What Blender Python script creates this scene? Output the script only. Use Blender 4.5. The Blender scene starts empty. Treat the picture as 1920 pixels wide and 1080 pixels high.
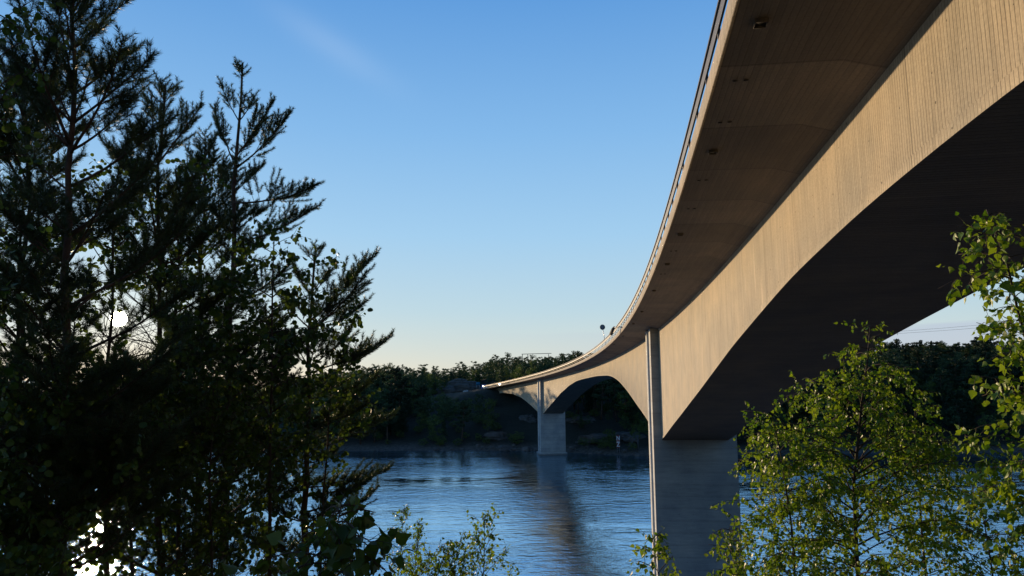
import bpy, math, random, zlib
import numpy as np
from mathutils import Vector, Matrix, noise as mnoise

SC = bpy.context.scene
COL = SC.collection
R = math.radians
PI = math.pi
rng = np.random.default_rng(7)
random.seed(7)

# ------------------------------------------------------------------ camera, sky, sun, exposure
F = 1277.3           # focal length in pixels of the 1920 wide photograph
PITCH, ROLL, HCAM = 0.12523, -0.00796, 27.0
cam_d = bpy.data.cameras.new("camera")
cam = bpy.data.objects.new("camera", cam_d)
COL.objects.link(cam)
cam_d.sensor_width = 36.0
cam_d.lens = 36.0 * F / 1920.0
cam_d.clip_start = 0.1
cam_d.clip_end = 12000
cam.location = (0, 0, HCAM)
cam.rotation_euler = (Matrix.Rotation(PI / 2 + PITCH, 4, 'X') @ Matrix.Rotation(ROLL, 4, 'Z')).to_euler()
SC.camera = cam

SUN_EL = R(4.19)
SUN_AZ = R(-30.1)     # from +Y towards +X
sun_dir = Vector((math.sin(SUN_AZ) * math.cos(SUN_EL), math.cos(SUN_AZ) * math.cos(SUN_EL), math.sin(SUN_EL)))

world = bpy.data.worlds.new("World")
SC.world = world
world.use_nodes = True
wn, wl = world.node_tree.nodes, world.node_tree.links
wn.clear()
w_out = wn.new("ShaderNodeOutputWorld")
w_bg = wn.new("ShaderNodeBackground")
w_sky = wn.new("ShaderNodeTexSky")
w_sky.sky_type = 'NISHITA'
w_sky.sun_disc = False
w_sky.sun_elevation = SUN_EL
w_sky.sun_rotation = SUN_AZ
w_sky.altitude = 50
w_sky.air_density = 1.0
w_sky.dust_density = 0.3
w_sky.ozone_density = 2.0
SKY_STRENGTH = 0.15


def wmath(op, a, b=None, c=None):
    n = wn.new("ShaderNodeMath")
    n.operation = op
    for i, v in enumerate((a, b, c)):
        if v is None:
            continue
        if isinstance(v, (int, float)):
            n.inputs[i].default_value = v
        else:
            wl.new(v, n.inputs[i])
    return n.outputs[0]


def wmix(kind, fac, a, b):
    n = wn.new("ShaderNodeMixRGB")
    n.blend_type = kind
    for s, v in zip(n.inputs, (fac, a, b)):
        if isinstance(v, (int, float)):
            s.default_value = v
        elif isinstance(v, tuple):
            s.default_value = (*v, 1)
        else:
            wl.new(v, s)
    return n.outputs[0]


w_tc = wn.new("ShaderNodeTexCoord")
w_sep = wn.new("ShaderNodeSeparateXYZ")
wl.new(w_tc.outputs["Generated"], w_sep.inputs[0])
w_hsv = wn.new("ShaderNodeHueSaturation")
w_hsv.inputs["Saturation"].default_value = 1.0
wl.new(w_sky.outputs[0], w_hsv.inputs["Color"])
# clear evening colours by height (final values / strength), darker in the half of the sky opposite the sun
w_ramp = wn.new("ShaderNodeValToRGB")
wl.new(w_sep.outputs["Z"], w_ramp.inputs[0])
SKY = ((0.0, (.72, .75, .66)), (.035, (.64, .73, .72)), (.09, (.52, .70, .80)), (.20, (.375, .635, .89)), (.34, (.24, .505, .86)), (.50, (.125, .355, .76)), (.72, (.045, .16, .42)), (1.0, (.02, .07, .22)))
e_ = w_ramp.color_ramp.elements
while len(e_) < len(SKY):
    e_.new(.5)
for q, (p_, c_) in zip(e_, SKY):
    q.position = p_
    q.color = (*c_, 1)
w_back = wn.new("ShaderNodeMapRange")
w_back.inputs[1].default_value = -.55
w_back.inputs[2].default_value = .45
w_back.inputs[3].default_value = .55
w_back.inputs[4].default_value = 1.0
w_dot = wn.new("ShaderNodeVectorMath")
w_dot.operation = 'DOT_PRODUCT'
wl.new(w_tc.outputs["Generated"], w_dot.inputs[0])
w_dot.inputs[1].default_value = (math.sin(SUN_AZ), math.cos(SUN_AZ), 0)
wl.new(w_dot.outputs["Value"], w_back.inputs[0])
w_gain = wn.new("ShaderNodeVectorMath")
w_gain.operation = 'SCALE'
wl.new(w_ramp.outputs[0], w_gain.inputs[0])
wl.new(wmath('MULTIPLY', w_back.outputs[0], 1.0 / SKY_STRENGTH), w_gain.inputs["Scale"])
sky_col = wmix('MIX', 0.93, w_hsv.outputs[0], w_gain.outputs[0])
# thin high cloud: one slanting wisp, and a low bank far away on the right
w_map = wn.new("ShaderNodeMapping")
w_map.inputs["Rotation"].default_value = (0, R(38), 0)
w_map.inputs["Scale"].default_value = (1.6, 4, 16)
wl.new(w_tc.outputs["Generated"], w_map.inputs[0])
w_noise = wn.new("ShaderNodeTexNoise")
w_noise.inputs["Scale"].default_value = 1.5
w_noise.inputs["Detail"].default_value = 6
wl.new(w_map.outputs[0], w_noise.inputs["Vector"])


def blob(direction, tight):
    d = wn.new("ShaderNodeVectorMath")
    d.operation = 'DOT_PRODUCT'
    wl.new(w_tc.outputs["Generated"], d.inputs[0])
    d.inputs[1].default_value = direction
    return wmath('POWER', wmath('MAXIMUM', d.outputs["Value"], 0.0), tight)


def pix_ray(u, v):
    cr, sr = math.cos(ROLL), math.sin(ROLL)
    a, b = u - 960.0, v - 540.0
    X = cr * a + sr * b
    W = -sr * a + cr * b
    cp, sp = math.cos(PITCH), math.sin(PITCH)
    r = Vector((X, F * cp + W * sp, F * sp - W * cp))
    return r.normalized()


def at(u, v, Y):
    """world point at ground distance Y in front of the camera seen at pixel (u, v)"""
    r = pix_ray(u, v)
    return Vector((0, 0, HCAM)) + r * (Y / r.y)


def on_plane(u, v, z=0.0):
    r = pix_ray(u, v)
    return Vector((0, 0, HCAM)) + r * ((z - HCAM) / r.z)


def vdot(v):
    n = wn.new("ShaderNodeVectorMath")
    n.operation = 'DOT_PRODUCT'
    wl.new(w_tc.outputs["Generated"], n.inputs[0])
    n.inputs[1].default_value = v
    return n.outputs["Value"]


wc = pix_ray(625, 85)
we1 = (pix_ray(740, 160) - pix_ray(510, 10)).normalized()
we2 = wc.cross(we1).normalized()
wa = wmath('DIVIDE', wmath('SUBTRACT', vdot(we1), wc.dot(we1)), .085)
wb = wmath('DIVIDE', wmath('MULTIPLY_ADD', w_noise.outputs[0], .016, wmath('SUBTRACT', vdot(we2), wc.dot(we2) + .008)), .019)
wisp = wmath('POWER', 2.718, wmath('MULTIPLY', wmath('MULTIPLY_ADD', wa, wa, wmath('MULTIPLY', wb, wb)), -1.0))
sky_col = wmix('MIX', wmath('MULTIPLY', wisp, 0.10), sky_col, (5.0, 5.8, 6.8))
w_noise2 = wn.new("ShaderNodeTexNoise")
w_map2 = wn.new("ShaderNodeMapping")
w_map2.inputs["Scale"].default_value = (5, 5, 60)
wl.new(w_tc.outputs["Generated"], w_map2.inputs[0])
wl.new(w_map2.outputs[0], w_noise2.inputs["Vector"])
w_noise2.inputs["Scale"].default_value = 2.0
w_noise2.inputs["Detail"].default_value = 5
bank_top = wmath('MULTIPLY_ADD', w_noise2.outputs[0], 0.02, 0.052)
bank = wmath('MULTIPLY', wmath('SMOOTHSTEP' if False else 'MULTIPLY', wmath('MINIMUM', wmath('MAXIMUM', wmath('MULTIPLY', wmath('SUBTRACT', bank_top, w_sep.outputs["Z"]), 160.0), 0.0), 1.0), 1.0), blob(pix_ray(1760, 630), 14))
sky_col = wmix('MIX', wmath('MULTIPLY', bank, 0.55), sky_col, (3.2, 3.6, 4.6))
# the sun's disc itself
d = wn.new("ShaderNodeVectorMath")
d.operation = 'DOT_PRODUCT'
wl.new(w_tc.outputs["Generated"], d.inputs[0])
d.inputs[1].default_value = sun_dir
aur = wmath('MAXIMUM', d.outputs["Value"], 0.0)
aur = wmath('ADD', wmath('MULTIPLY', wmath('POWER', aur, 5000.0), 1.4), wmath('MULTIPLY', wmath('POWER', aur, 150.0), 0.9))
w_aur = wn.new("ShaderNodeVectorMath")
w_aur.operation = 'SCALE'
w_aur.inputs[0].default_value = (1.0, .74, .40)
wl.new(aur, w_aur.inputs["Scale"])
sky_col = wmix('ADD', 1.0, sky_col, w_aur.outputs[0])
disc = wmath('GREATER_THAN', d.outputs["Value"], math.cos(R(0.55)))
sky_col = wmix('MIX', disc, sky_col, (900.0, 760.0, 520.0))
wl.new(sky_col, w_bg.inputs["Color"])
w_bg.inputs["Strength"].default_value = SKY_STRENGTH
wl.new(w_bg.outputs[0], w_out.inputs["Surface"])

sun_d = bpy.data.lights.new("sun", 'SUN')
sun_d.energy = 5.0
sun_d.angle = R(0.55)
sun_d.color = (1.0, 0.72, 0.42)
sun = bpy.data.objects.new("sun", sun_d)
COL.objects.link(sun)
sun.location = sun_dir * 200 + Vector((0, 0, 30))
sun.rotation_euler = (-sun_dir).to_track_quat('-Z', 'Y').to_euler()

SC.view_settings.view_transform = 'Standard'
SC.view_settings.look = 'None'
SC.view_settings.exposure = 0.0
SC.view_settings.gamma = 1.0
SC.render.engine = 'CYCLES'
SC.cycles.max_bounces = 8
SC.cycles.transparent_max_bounces = 8
SC.cycles.use_denoising = True


# ------------------------------------------------------------------ helpers
def empty(name, loc=(0, 0, 0), label=None, cat=None, group=None):
    o = bpy.data.objects.new(name, None)
    COL.objects.link(o)
    o.location = loc
    o.empty_display_size = 0.5
    tag(o, label, cat, group)
    return o


def tag(o, label=None, cat=None, group=None, kind=None):
    for k, v in (("label", label), ("category", cat), ("group", group), ("kind", kind)):
        if v:
            o[k] = v
    return o


def np_mesh(name, V, faces, mat, uv=None, smooth=False, fmat=None):
    """faces: list of (n,k) index arrays"""
    me = bpy.data.meshes.new(name)
    V = np.asarray(V, np.float32)
    faces = [np.asarray(f, np.int32) for f in faces if len(f)]
    me.vertices.add(len(V))
    me.vertices.foreach_set("co", V.ravel())
    nl = sum(f.size for f in faces)
    me.loops.add(nl)
    li = np.concatenate([f.ravel() for f in faces])
    me.loops.foreach_set("vertex_index", li)
    npoly = sum(len(f) for f in faces)
    me.polygons.add(npoly)
    tot = np.concatenate([np.full(len(f), f.shape[1], np.int32) for f in faces])
    st = np.concatenate([[0], np.cumsum(tot)[:-1]]).astype(np.int32)
    me.polygons.foreach_set("loop_start", st)
    me.polygons.foreach_set("loop_total", tot)
    if smooth:
        me.polygons.foreach_set("use_smooth", np.ones(npoly, bool))
    for m in (mat if isinstance(mat, (list, tuple)) else [mat]):
        me.materials.append(m)
    if fmat is not None:
        me.polygons.foreach_set("material_index", np.asarray(fmat, np.int32))
    if uv is not None:
        l = me.uv_layers.new(name="UVMap")
        l.data.foreach_set("uv", np.asarray(uv, np.float32)[li].ravel())
    me.update(calc_edges=True)
    me.validate()
    return me


def link(name, me, parent=None):
    o = bpy.data.objects.new(name, me)
    COL.objects.link(o)
    if parent is not None:
        o.parent = parent
    return o


class MB:
    def __init__(s):
        s.V, s.F3, s.F4, s.UV, s.n = [], [], [], [], 0

    def add(s, V, F, uv=None):
        V = np.asarray(V, float)
        F = np.asarray(F, int)
        (s.F3 if F.shape[1] == 3 else s.F4).append(F + s.n)
        s.V.append(V)
        s.UV.append(np.zeros((len(V), 2)) if uv is None else np.asarray(uv, float))
        s.n += len(V)

    def box(s, c, size, M=None):
        x, y, z = np.array(size) / 2
        V = np.array([(a * x, b * y, e * z) for a in (-1, 1) for b in (-1, 1) for e in (-1, 1)])
        if M is not None:
            V = V @ np.array(M.to_3x3()).T
        V = V + np.array(c)
        s.add(V, [(0, 1, 3, 2), (4, 6, 7, 5), (0, 4, 5, 1), (2, 3, 7, 6), (0, 2, 6, 4), (1, 5, 7, 3)], uv=V[:, [0, 2]])

    def tube(s, pts, r0, r1=None, sides=6, cap=True):
        pts = np.asarray(pts, float)
        n = len(pts)
        r = np.linspace(r0, r0 if r1 is None else r1, n) if np.isscalar(r0) else np.asarray(r0)
        T = np.gradient(pts, axis=0)
        T /= np.linalg.norm(T, axis=1)[:, None] + 1e-9
        ref = np.array([0, 0, 1.0]) if abs(T[:, 2]).mean() < .8 else np.array([1.0, 0, 0])
        A = np.cross(T, ref)
        A /= np.linalg.norm(A, axis=1)[:, None] + 1e-9
        B = np.cross(T, A)
        a = np.arange(sides) * 2 * PI / sides
        V = pts[:, None] + r[:, None, None] * (np.cos(a)[None, :, None] * A[:, None] + np.sin(a)[None, :, None] * B[:, None])
        L = np.concatenate([[0], np.cumsum(np.linalg.norm(np.diff(pts, axis=0), axis=1))])
        uv = np.stack([np.broadcast_to(a * r.mean(), (n, sides)), np.broadcast_to(L[:, None], (n, sides))], -1).reshape(-1, 2)
        i = np.arange(n - 1)[:, None] * sides
        j = np.arange(sides)[None]
        k = (j + 1) % sides
        Fq = np.stack([i + j, i + k, i + sides + k, i + sides + j], -1).reshape(-1, 4)
        Vf = V.reshape(-1, 3)
        if cap:
            Vf = np.concatenate([Vf, pts[:1], pts[-1:]])
            uv = np.concatenate([uv, uv[:1], uv[-1:]])
            c0, c1 = n * sides, n * sides + 1
            jj = np.arange(sides)
            kk = (jj + 1) % sides
            base = s.n
            s.add(Vf, Fq, uv)
            o = (n - 1) * sides
            s.F3.append(np.stack([kk, jj, np.full(sides, c0)], -1) + base)
            s.F3.append(np.stack([o + jj, o + kk, np.full(sides, c1)], -1) + base)
        else:
            s.add(Vf, Fq, uv)

    def mesh(s, name, mat, smooth=False):
        f = []
        if s.F4:
            f.append(np.concatenate(s.F4))
        if s.F3:
            f.append(np.concatenate(s.F3))
        return np_mesh(name, np.concatenate(s.V), f, mat, np.concatenate(s.UV), smooth)

    def build(s, name, mat, parent=None, smooth=False):
        return link(name, s.mesh(name, mat, smooth), parent)


# ------------------------------------------------------------------ materials
class NT:
    def __init__(s, name):
        s.m = bpy.data.materials.new(name)
        s.m.use_nodes = True
        s.n, s.l = s.m.node_tree.nodes, s.m.node_tree.links
        s.b = s.n["Principled BSDF"]
        s.out = s.n["Material Output"]

    def put(s, sock, v):
        if isinstance(v, (int, float)):
            sock.default_value = v
        elif isinstance(v, tuple):
            sock.default_value = (*v, 1) if len(v) == 3 and sock.type == 'RGBA' else v
        else:
            s.l.new(v, sock)

    def math(s, op, a, b=None, c=None, clamp=False):
        n = s.n.new("ShaderNodeMath")
        n.operation = op
        n.use_clamp = clamp
        for i, v in enumerate((a, b, c)):
            if v is not None:
                s.put(n.inputs[i], v)
        return n.outputs[0]

    def mix(s, fac, a, b, kind='MIX'):
        n = s.n.new("ShaderNodeMixRGB")
        n.blend_type = kind
        for q, v in zip(n.inputs, (fac, a, b)):
            s.put(q, v)
        return n.outputs[0]

    def noise(s, vec, scale, detail=4, rough=.55):
        n = s.n.new("ShaderNodeTexNoise")
        n.inputs["Scale"].default_value = scale
        n.inputs["Detail"].default_value = detail
        n.inputs["Roughness"].default_value = rough
        if vec is not None:
            s.l.new(vec, n.inputs["Vector"])
        return n.outputs[0]

    def vec(s, kind="Object", scale=None, rot=None):
        t = s.n.new("ShaderNodeTexCoord").outputs[kind]
        if scale or rot:
            m = s.n.new("ShaderNodeMapping")
            if scale:
                m.inputs["Scale"].default_value = scale
            if rot:
                m.inputs["Rotation"].default_value = rot
            s.l.new(t, m.inputs[0])
            return m.outputs[0]
        return t

    def ramp(s, v, lo, hi):
        n = s.n.new("ShaderNodeMapRange")
        n.inputs[1].default_value = lo
        n.inputs[2].default_value = hi
        s.l.new(v, n.inputs[0])
        return n.outputs[0]

    def bump(s, h, strength=.5, dist=.02):
        n = s.n.new("ShaderNodeBump")
        n.inputs["Strength"].default_value = strength
        n.inputs["Distance"].default_value = dist
        s.l.new(h, n.inputs["Height"])
        s.l.new(n.outputs[0], s.b.inputs["Normal"])
        return n


def simple(name, col, rough=.7, metal=0.0, var=0.15, scale=6.0):
    t = NT(name)
    n = t.noise(t.vec(), scale, 5)
    c = t.mix(t.ramp(n, .3, .7), tuple(x * (1 - var) for x in col), tuple(min(1, x * (1 + var)) for x in col))
    t.put(t.b.inputs["Base Color"], c)
    t.b.inputs["Roughness"].default_value = rough
    t.b.inputs["Metallic"].default_value = metal
    return t.m


def concrete(name, col, board=.11, along=False, joints=0.0, lines=.45, pits=True):
    """board marked concrete; UV is in metres: u along the bridge, v up or across"""
    t = NT(name)
    uv = t.vec("UV")
    sep = t.n.new("ShaderNodeSeparateXYZ")
    t.l.new(uv, sep.inputs[0])
    u, v = (sep.outputs[1], sep.outputs[0]) if along else (sep.outputs[0], sep.outputs[1])
    # wobble the board edges slightly
    wob = t.noise(uv, .8, 2)
    uu = t.math('MULTIPLY_ADD', wob, .03, u)
    q = t.math('DIVIDE', uu, board)
    fl = t.math('FLOOR', q)
    fr = t.math('FRACT', q)
    edge = t.math('ABSOLUTE', t.math('SUBTRACT', fr, .5))
    line = t.ramp(edge, .36, .5)
    wh = t.n.new("ShaderNodeTexWhiteNoise")
    wh.noise_dimensions = '1D'
    t.l.new(fl, wh.inputs["W"])
    comb = t.n.new("ShaderNodeCombineXYZ")
    t.l.new(t.math('MULTIPLY', u, 5.0), comb.inputs[0])
    t.l.new(t.math('MULTIPLY', v, .35), comb.inputs[1])
    streak = t.noise(comb.outputs[0], 1.3, 6, .6)
    blot = t.noise(uv, .35, 5, .6)
    fine = t.noise(uv, 14, 6, .7)
    val = t.math('MULTIPLY_ADD', wh.outputs[0], .12, .86)
    val = t.math('MULTIPLY', val, t.math('MULTIPLY_ADD', streak, .6, .70))
    val = t.math('MULTIPLY', val, t.math('MULTIPLY_ADD', blot, .65 if name == 'concrete_web' else 1.0, .68 if name == 'concrete_web' else .50))
    val = t.math('MULTIPLY', val, t.math('MULTIPLY_ADD', fine, 1.0, .50))
    patchy = t.ramp(t.noise(uv, .9, 3), .35, .65)
    ls = t.math('MULTIPLY', t.math('MULTIPLY', line, lines), t.math('MULTIPLY_ADD', patchy, .7, .3))
    val = t.math('MULTIPLY', val, t.math('SUBTRACT', 1.0, ls))
    h = t.math('MULTIPLY_ADD', line, -1.0, t.math('MULTIPLY_ADD', wh.outputs[0], .5, t.math('MULTIPLY', fine, .5)))
    if joints:
        jq = t.math('FRACT', t.math('DIVIDE', t.math('MULTIPLY_ADD', wob, .06, v), joints))
        jl = t.math('SUBTRACT', 1.0, t.ramp(t.math('ABSOLUTE', t.math('SUBTRACT', jq, .5)), .0, .016))
        val = t.math('MULTIPLY', val, t.math('MULTIPLY_ADD', jl, -.45, 1.0))
        jj = t.n.new("ShaderNodeTexWhiteNoise")
        jj.noise_dimensions = '1D'
        t.l.new(t.math('FLOOR', t.math('ADD', t.math('DIVIDE', t.math('MULTIPLY_ADD', wob, .06, v), joints), .5)), jj.inputs["W"])
        val = t.math('MULTIPLY', val, t.math('MULTIPLY_ADD', jj.outputs[0], .35, .82))
    if pits:
        vo = t.n.new("ShaderNodeTexVoronoi")
        vo.voronoi_dimensions = "2D"
        vo.inputs["Scale"].default_value = 1.5
        t.l.new(uv, vo.inputs["Vector"])
        vm = t.n.new("ShaderNodeSeparateXYZ")
        t.l.new(vo.outputs["Color"], vm.inputs[0])
        pit = t.math('LESS_THAN', vo.outputs["Distance"], t.math("MULTIPLY_ADD", vm.outputs[1], .04, .008))
        pit = t.math('MULTIPLY', pit, t.math('GREATER_THAN', vm.outputs[0], .6))
        val = t.math('MULTIPLY', val, t.math('MULTIPLY_ADD', pit, -.75, 1.0))
        h = t.math('MULTIPLY_ADD', pit, -1.5, h)
    if name == "concrete_web":
        cs = t.n.new("ShaderNodeCombineXYZ")
        t.l.new(t.math('MULTIPLY', u, 2.6), cs.inputs[0])
        t.l.new(t.math('MULTIPLY', v, .16), cs.inputs[1])
        ef = t.ramp(t.noise(cs.outputs[0], 1.0, 2, .5), .66, .74)
        val = t.math('MULTIPLY', val, t.math('MULTIPLY_ADD', ef, .30, 1.0))
        cs2 = t.n.new("ShaderNodeCombineXYZ")
        t.l.new(t.math('MULTIPLY_ADD', u, 1.7, 40.0), cs2.inputs[0])
        t.l.new(t.math('MULTIPLY', v, .10), cs2.inputs[1])
        dk = t.ramp(t.noise(cs2.outputs[0], 1.0, 4, .6), .56, .72)
        val = t.math('MULTIPLY', val, t.math('MULTIPLY_ADD', dk, -.28, 1.0))
        pj = t.math('FRACT', t.math('DIVIDE', t.math('MULTIPLY_ADD', wob, .03, u), 4.6))
        val = t.math('MULTIPLY', val, t.math('MULTIPLY_ADD', t.math('LESS_THAN', pj, .009), -.4, 1.0))
    if name == "concrete_pier":
        gp = t.n.new("ShaderNodeSeparateXYZ")
        t.l.new(t.n.new("ShaderNodeNewGeometry").outputs["Position"], gp.inputs[0])
        wet = t.math('SUBTRACT', 1.0, t.ramp(t.math('MULTIPLY_ADD', streak, .8, gp.outputs[2]), .75, 1.25))
        val = t.math('MULTIPLY', val, t.math('MULTIPLY_ADD', wet, -.6, 1.0))
    warm = t.mix(t.ramp(blot, .35, .7), col, tuple(c * k for c, k in zip(col, (1.06, .99, .90))))
    c = t.n.new("ShaderNodeVectorMath")
    c.operation = 'SCALE'
    t.l.new(warm, c.inputs[0])
    t.l.new(val, c.inputs["Scale"])
    t.l.new(c.outputs[0], t.b.inputs["Base Color"])
    t.b.inputs["Roughness"].default_value = .85
    t.bump(h, .5, .012)
    return t.m


def leaf_mat(name, c0, c1, trans=.4, gloss=.35, rough=.4, vary=False):
    t = NT(name)
    oi = t.n.new("ShaderNodeNewGeometry").outputs["Random Per Island"]
    n = t.noise(t.vec(), 1.6, 3)
    f = t.math('MULTIPLY_ADD', t.math('SUBTRACT', n, .5), 1.2, oi, clamp=True)
    c = t.mix(f, c0, c1)
    if vary:      # trees differ from one another
        rn = t.n.new("ShaderNodeObjectInfo").outputs["Random"]
        sc_ = t.n.new("ShaderNodeVectorMath")
        sc_.operation = 'SCALE'
        t.l.new(c, sc_.inputs[0])
        t.l.new(t.math('MULTIPLY_ADD', t.math('POWER', rn, 2.0), .95, .6), sc_.inputs["Scale"])
        c = sc_.outputs[0]
    t.put(t.b.inputs["Base Color"], c)
    t.b.inputs["Roughness"].default_value = rough
    t.b.inputs["Specular IOR Level"].default_value = gloss
    tr = t.n.new("ShaderNodeBsdfTranslucent")
    t.l.new(t.mix(1.0, c, (1.0, 1.0, .55), 'MULTIPLY'), tr.inputs["Color"])
    ms = t.n.new("ShaderNodeMixShader")
    ms.inputs[0].default_value = trans
    t.l.new(t.b.outputs[0], ms.inputs[1])
    t.l.new(tr.outputs[0], ms.inputs[2])
    t.l.new(ms.outputs[0], t.out.inputs["Surface"])
    return t.m


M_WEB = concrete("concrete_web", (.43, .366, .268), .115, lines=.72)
M_SOF = concrete("concrete_soffit", (.18, .152, .124), .14, along=True, joints=3.57, lines=.25, pits=False)  # darker than the web: shade under the deck is put into the colour
M_BOT = concrete("concrete_underside", (.15, .112, .078), .16, along=False, joints=0, lines=.7, pits=False)  # the girder's underside shade is put into this darker colour
M_BOXD = simple("stained_concrete", (.10, .085, .07), .9, 0, .4, 9)
M_EDGE = concrete("concrete_edge", (.37, .32, .255), .5, lines=.25, pits=True)
M_PIER = concrete("concrete_pier", (.375, .395, .405), 1.2, along=True, lines=.18, pits=True)
M_ASPH = simple("asphalt", (.055, .055, .058), .9, 0, .25, 3)
M_RAIL = simple("rail_steel", (.07, .075, .085), .6, .1, .2, 8)
M_GALV = simple("galvanised_steel", (.45, .46, .48), .4, .7, .1, 8)
M_DARK = simple("dark_iron", (.03, .028, .026), .8, 0, .3, 8)
M_BARK = simple("pine_bark", (.085, .055, .038), .95, 0, .45, 14)
M_BARKB = simple("birch_bark", (.22, .19, .16), .85, 0, .6, 20)
M_TWIG = simple("twig_bark", (.06, .042, .03), .9, 0, .3, 20)
M_NEEDLE = leaf_mat("pine_needles", (.026, .052, .022), (.07, .10, .034), .28, .4, .45)
M_LEAFD = leaf_mat("alder_leaves", (.035, .075, .014), (.10, .15, .028), .42, .3, .45)
M_LEAFB = leaf_mat("birch_leaves", (.085, .185, .014), (.26, .345, .028), .48, .4, .42)
M_FARP = leaf_mat("far_pine_foliage", (.026, .05, .026), (.05, .08, .036), .2, .2, .6, True)
M_FARS = leaf_mat("far_spruce_foliage", (.02, .044, .024), (.04, .066, .032), .15, .2, .6, True)
M_FARB = leaf_mat("far_broadleaf_foliage", (.04, .075, .022), (.10, .125, .034), .3, .2, .6, True)
M_BLUE = simple("blue_paint", (.02, .12, .42), .35, 0, .1, 3)
M_TEAL = simple("teal_sign_paint", (.01, .16, .30), .4, 0, .1, 3)
M_WHITE = simple("white_paint", (.78, .80, .82), .55, 0, .04, 3)
M_GLASS = simple("dark_window_glass", (.02, .025, .03), .08, 0, .1, 3)
M_TYRE = simple("tyre_rubber", (.02, .02, .02), .9, 0, .1, 8)
M_DRED = simple("dark_red_paint", (.22, .025, .02), .6, 0, .2, 6)
M_GREY = simple("dull_sign_back", (.16, .17, .19), .6, 0, .1, 6)
M_BLACK = simple("black_paint", (.015, .015, .016), .6, 0, .1, 8)

t = NT("rock")
n1 = t.noise(t.vec(), .35, 8, .65)
n2 = t.noise(t.vec("Object", (1, 1, 3)), 1.6, 6)
c = t.mix(t.ramp(n1, .3, .7), (.04, .04, .04), (.17, .16, .15))
c = t.mix(t.ramp(n2, .55, .75), c, (.03, .036, .02))
t.put(t.b.inputs["Base Color"], c)
t.b.inputs["Roughness"].default_value = .9
t.bump(n1, .8, .4)
M_ROCK = t.m

t = NT("forest_floor")
geo = t.n.new("ShaderNodeSeparateXYZ")
t.l.new(t.vec(), geo.inputs[0])
n1 = t.noise(t.vec(), .12, 8, .65)
low = t.math('SUBTRACT', 1.0, t.ramp(t.math('MULTIPLY_ADD', n1, 2.5, geo.outputs[2]), 2.0, 3.6))
c = t.mix(t.ramp(n1, .35, .65), (.01, .014, .007), (.024, .025, .014))
c = t.mix(low, c, t.mix(t.ramp(t.noise(t.vec(), 1.1, 6, .7), .35, .65), (.035, .034, .03), (.15, .135, .115)))
t.put(t.b.inputs["Base Color"], c)
t.b.inputs["Roughness"].default_value = .95
t.bump(t.noise(t.vec(), .8, 8, .7), 1.0, .5)
M_FLOOR = t.m

t = NT("water")
t.put(t.b.inputs["Base Color"], (.008, .05, .11))
t.b.inputs["Roughness"].default_value = .04
t.b.inputs["IOR"].default_value = 1.5
t.b.inputs["Specular Tint"].default_value = (.80, .95, 1.0, 1)
wv = t.vec("Object", (1, 1, 1), (0, 0, R(20)))
swell = t.noise(t.vec("Object", (.28, .75, 1), (0, 0, R(-12))), .16, 3)
rip = t.noise(t.vec("Object", (.6, 1.2, 1), (0, 0, R(-14))), .62, 4, .5)
rip2 = t.noise(wv, 2.6, 4, .6)
calm = t.ramp(t.noise(t.vec("Object", (.5, 1.6, 1), (0, 0, R(8))), .016, 4, .6), .36, .64)
h = t.math('ADD', t.math('MULTIPLY', rip, .62), t.math('MULTIPLY', rip2, .10))
h = t.math('MULTIPLY', h, t.math('MULTIPLY_ADD', calm, 1.0, .22))
h = t.math('ADD', h, t.math('MULTIPLY', swell, .5))
bmp = t.bump(h, 1.0, .42)
gl = t.n.new("ShaderNodeBsdfGlossy")
gl.inputs["Roughness"].default_value = .05
gl.inputs["Color"].default_value = (.66, .86, 1.0, 1)
t.l.new(bmp.outputs[0], gl.inputs["Normal"])
fr_ = t.n.new("ShaderNodeLayerWeight")
fr_.inputs["Blend"].default_value = .62
mx = t.n.new("ShaderNodeMixShader")
t.l.new(t.math('MULTIPLY', fr_.outputs["Facing"], .90), mx.inputs[0])
t.l.new(t.b.outputs[0], mx.inputs[1])
t.l.new(gl.outputs[0], mx.inputs[2])
t.l.new(mx.outputs[0], t.out.inputs["Surface"])
M_WATER = t.m


# ------------------------------------------------------------------ the bridge's line
B = dict(x0=15.41610, y0=72.02404, th=.08983, k=.0014, k2=.02382e-4, k3=-.00806e-6, z0=32.09294, g=-.03272, c=-.05009e-3, c3=-.02933e-6,
         L=162.955, W=6.715, o=3.426)
_S = np.arange(-140, 340.01, .25)
_T = -B['th'] + B['k'] * _S + B['k2'] * _S ** 2 + B['k3'] * _S ** 3
_i0 = int(np.argmin(abs(_S)))
_X = np.concatenate([[0], np.cumsum(-np.sin((_T[1:] + _T[:-1]) / 2) * .25)])
_Y = np.concatenate([[0], np.cumsum(np.cos((_T[1:] + _T[:-1]) / 2) * .25)])
_X += B['x0'] - _X[_i0]
_Y += B['y0'] - _Y[_i0]


def bp(s, lat, dz):
    """bridge coordinates (distance along, metres left of the left web face, height above the web top) -> world"""
    s, lat, dz = np.broadcast_arrays(np.asarray(s, float), np.asarray(lat, float), np.asarray(dz, float))
    x, y, T = np.interp(s, _S, _X), np.interp(s, _S, _Y), np.interp(s, _S, _T)
    z = B['z0'] + B['g'] * s + B['c'] * s ** 2 + B['c3'] * s ** 3
    return np.stack([x - lat * np.cos(T), y - lat * np.sin(T), z + dz], -1)


def bmat(s):
    T = float(np.interp(s, _S, _T))
    return Matrix.Rotation(T, 4, 'Z')     # local x = right of bridge, y = along


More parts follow.
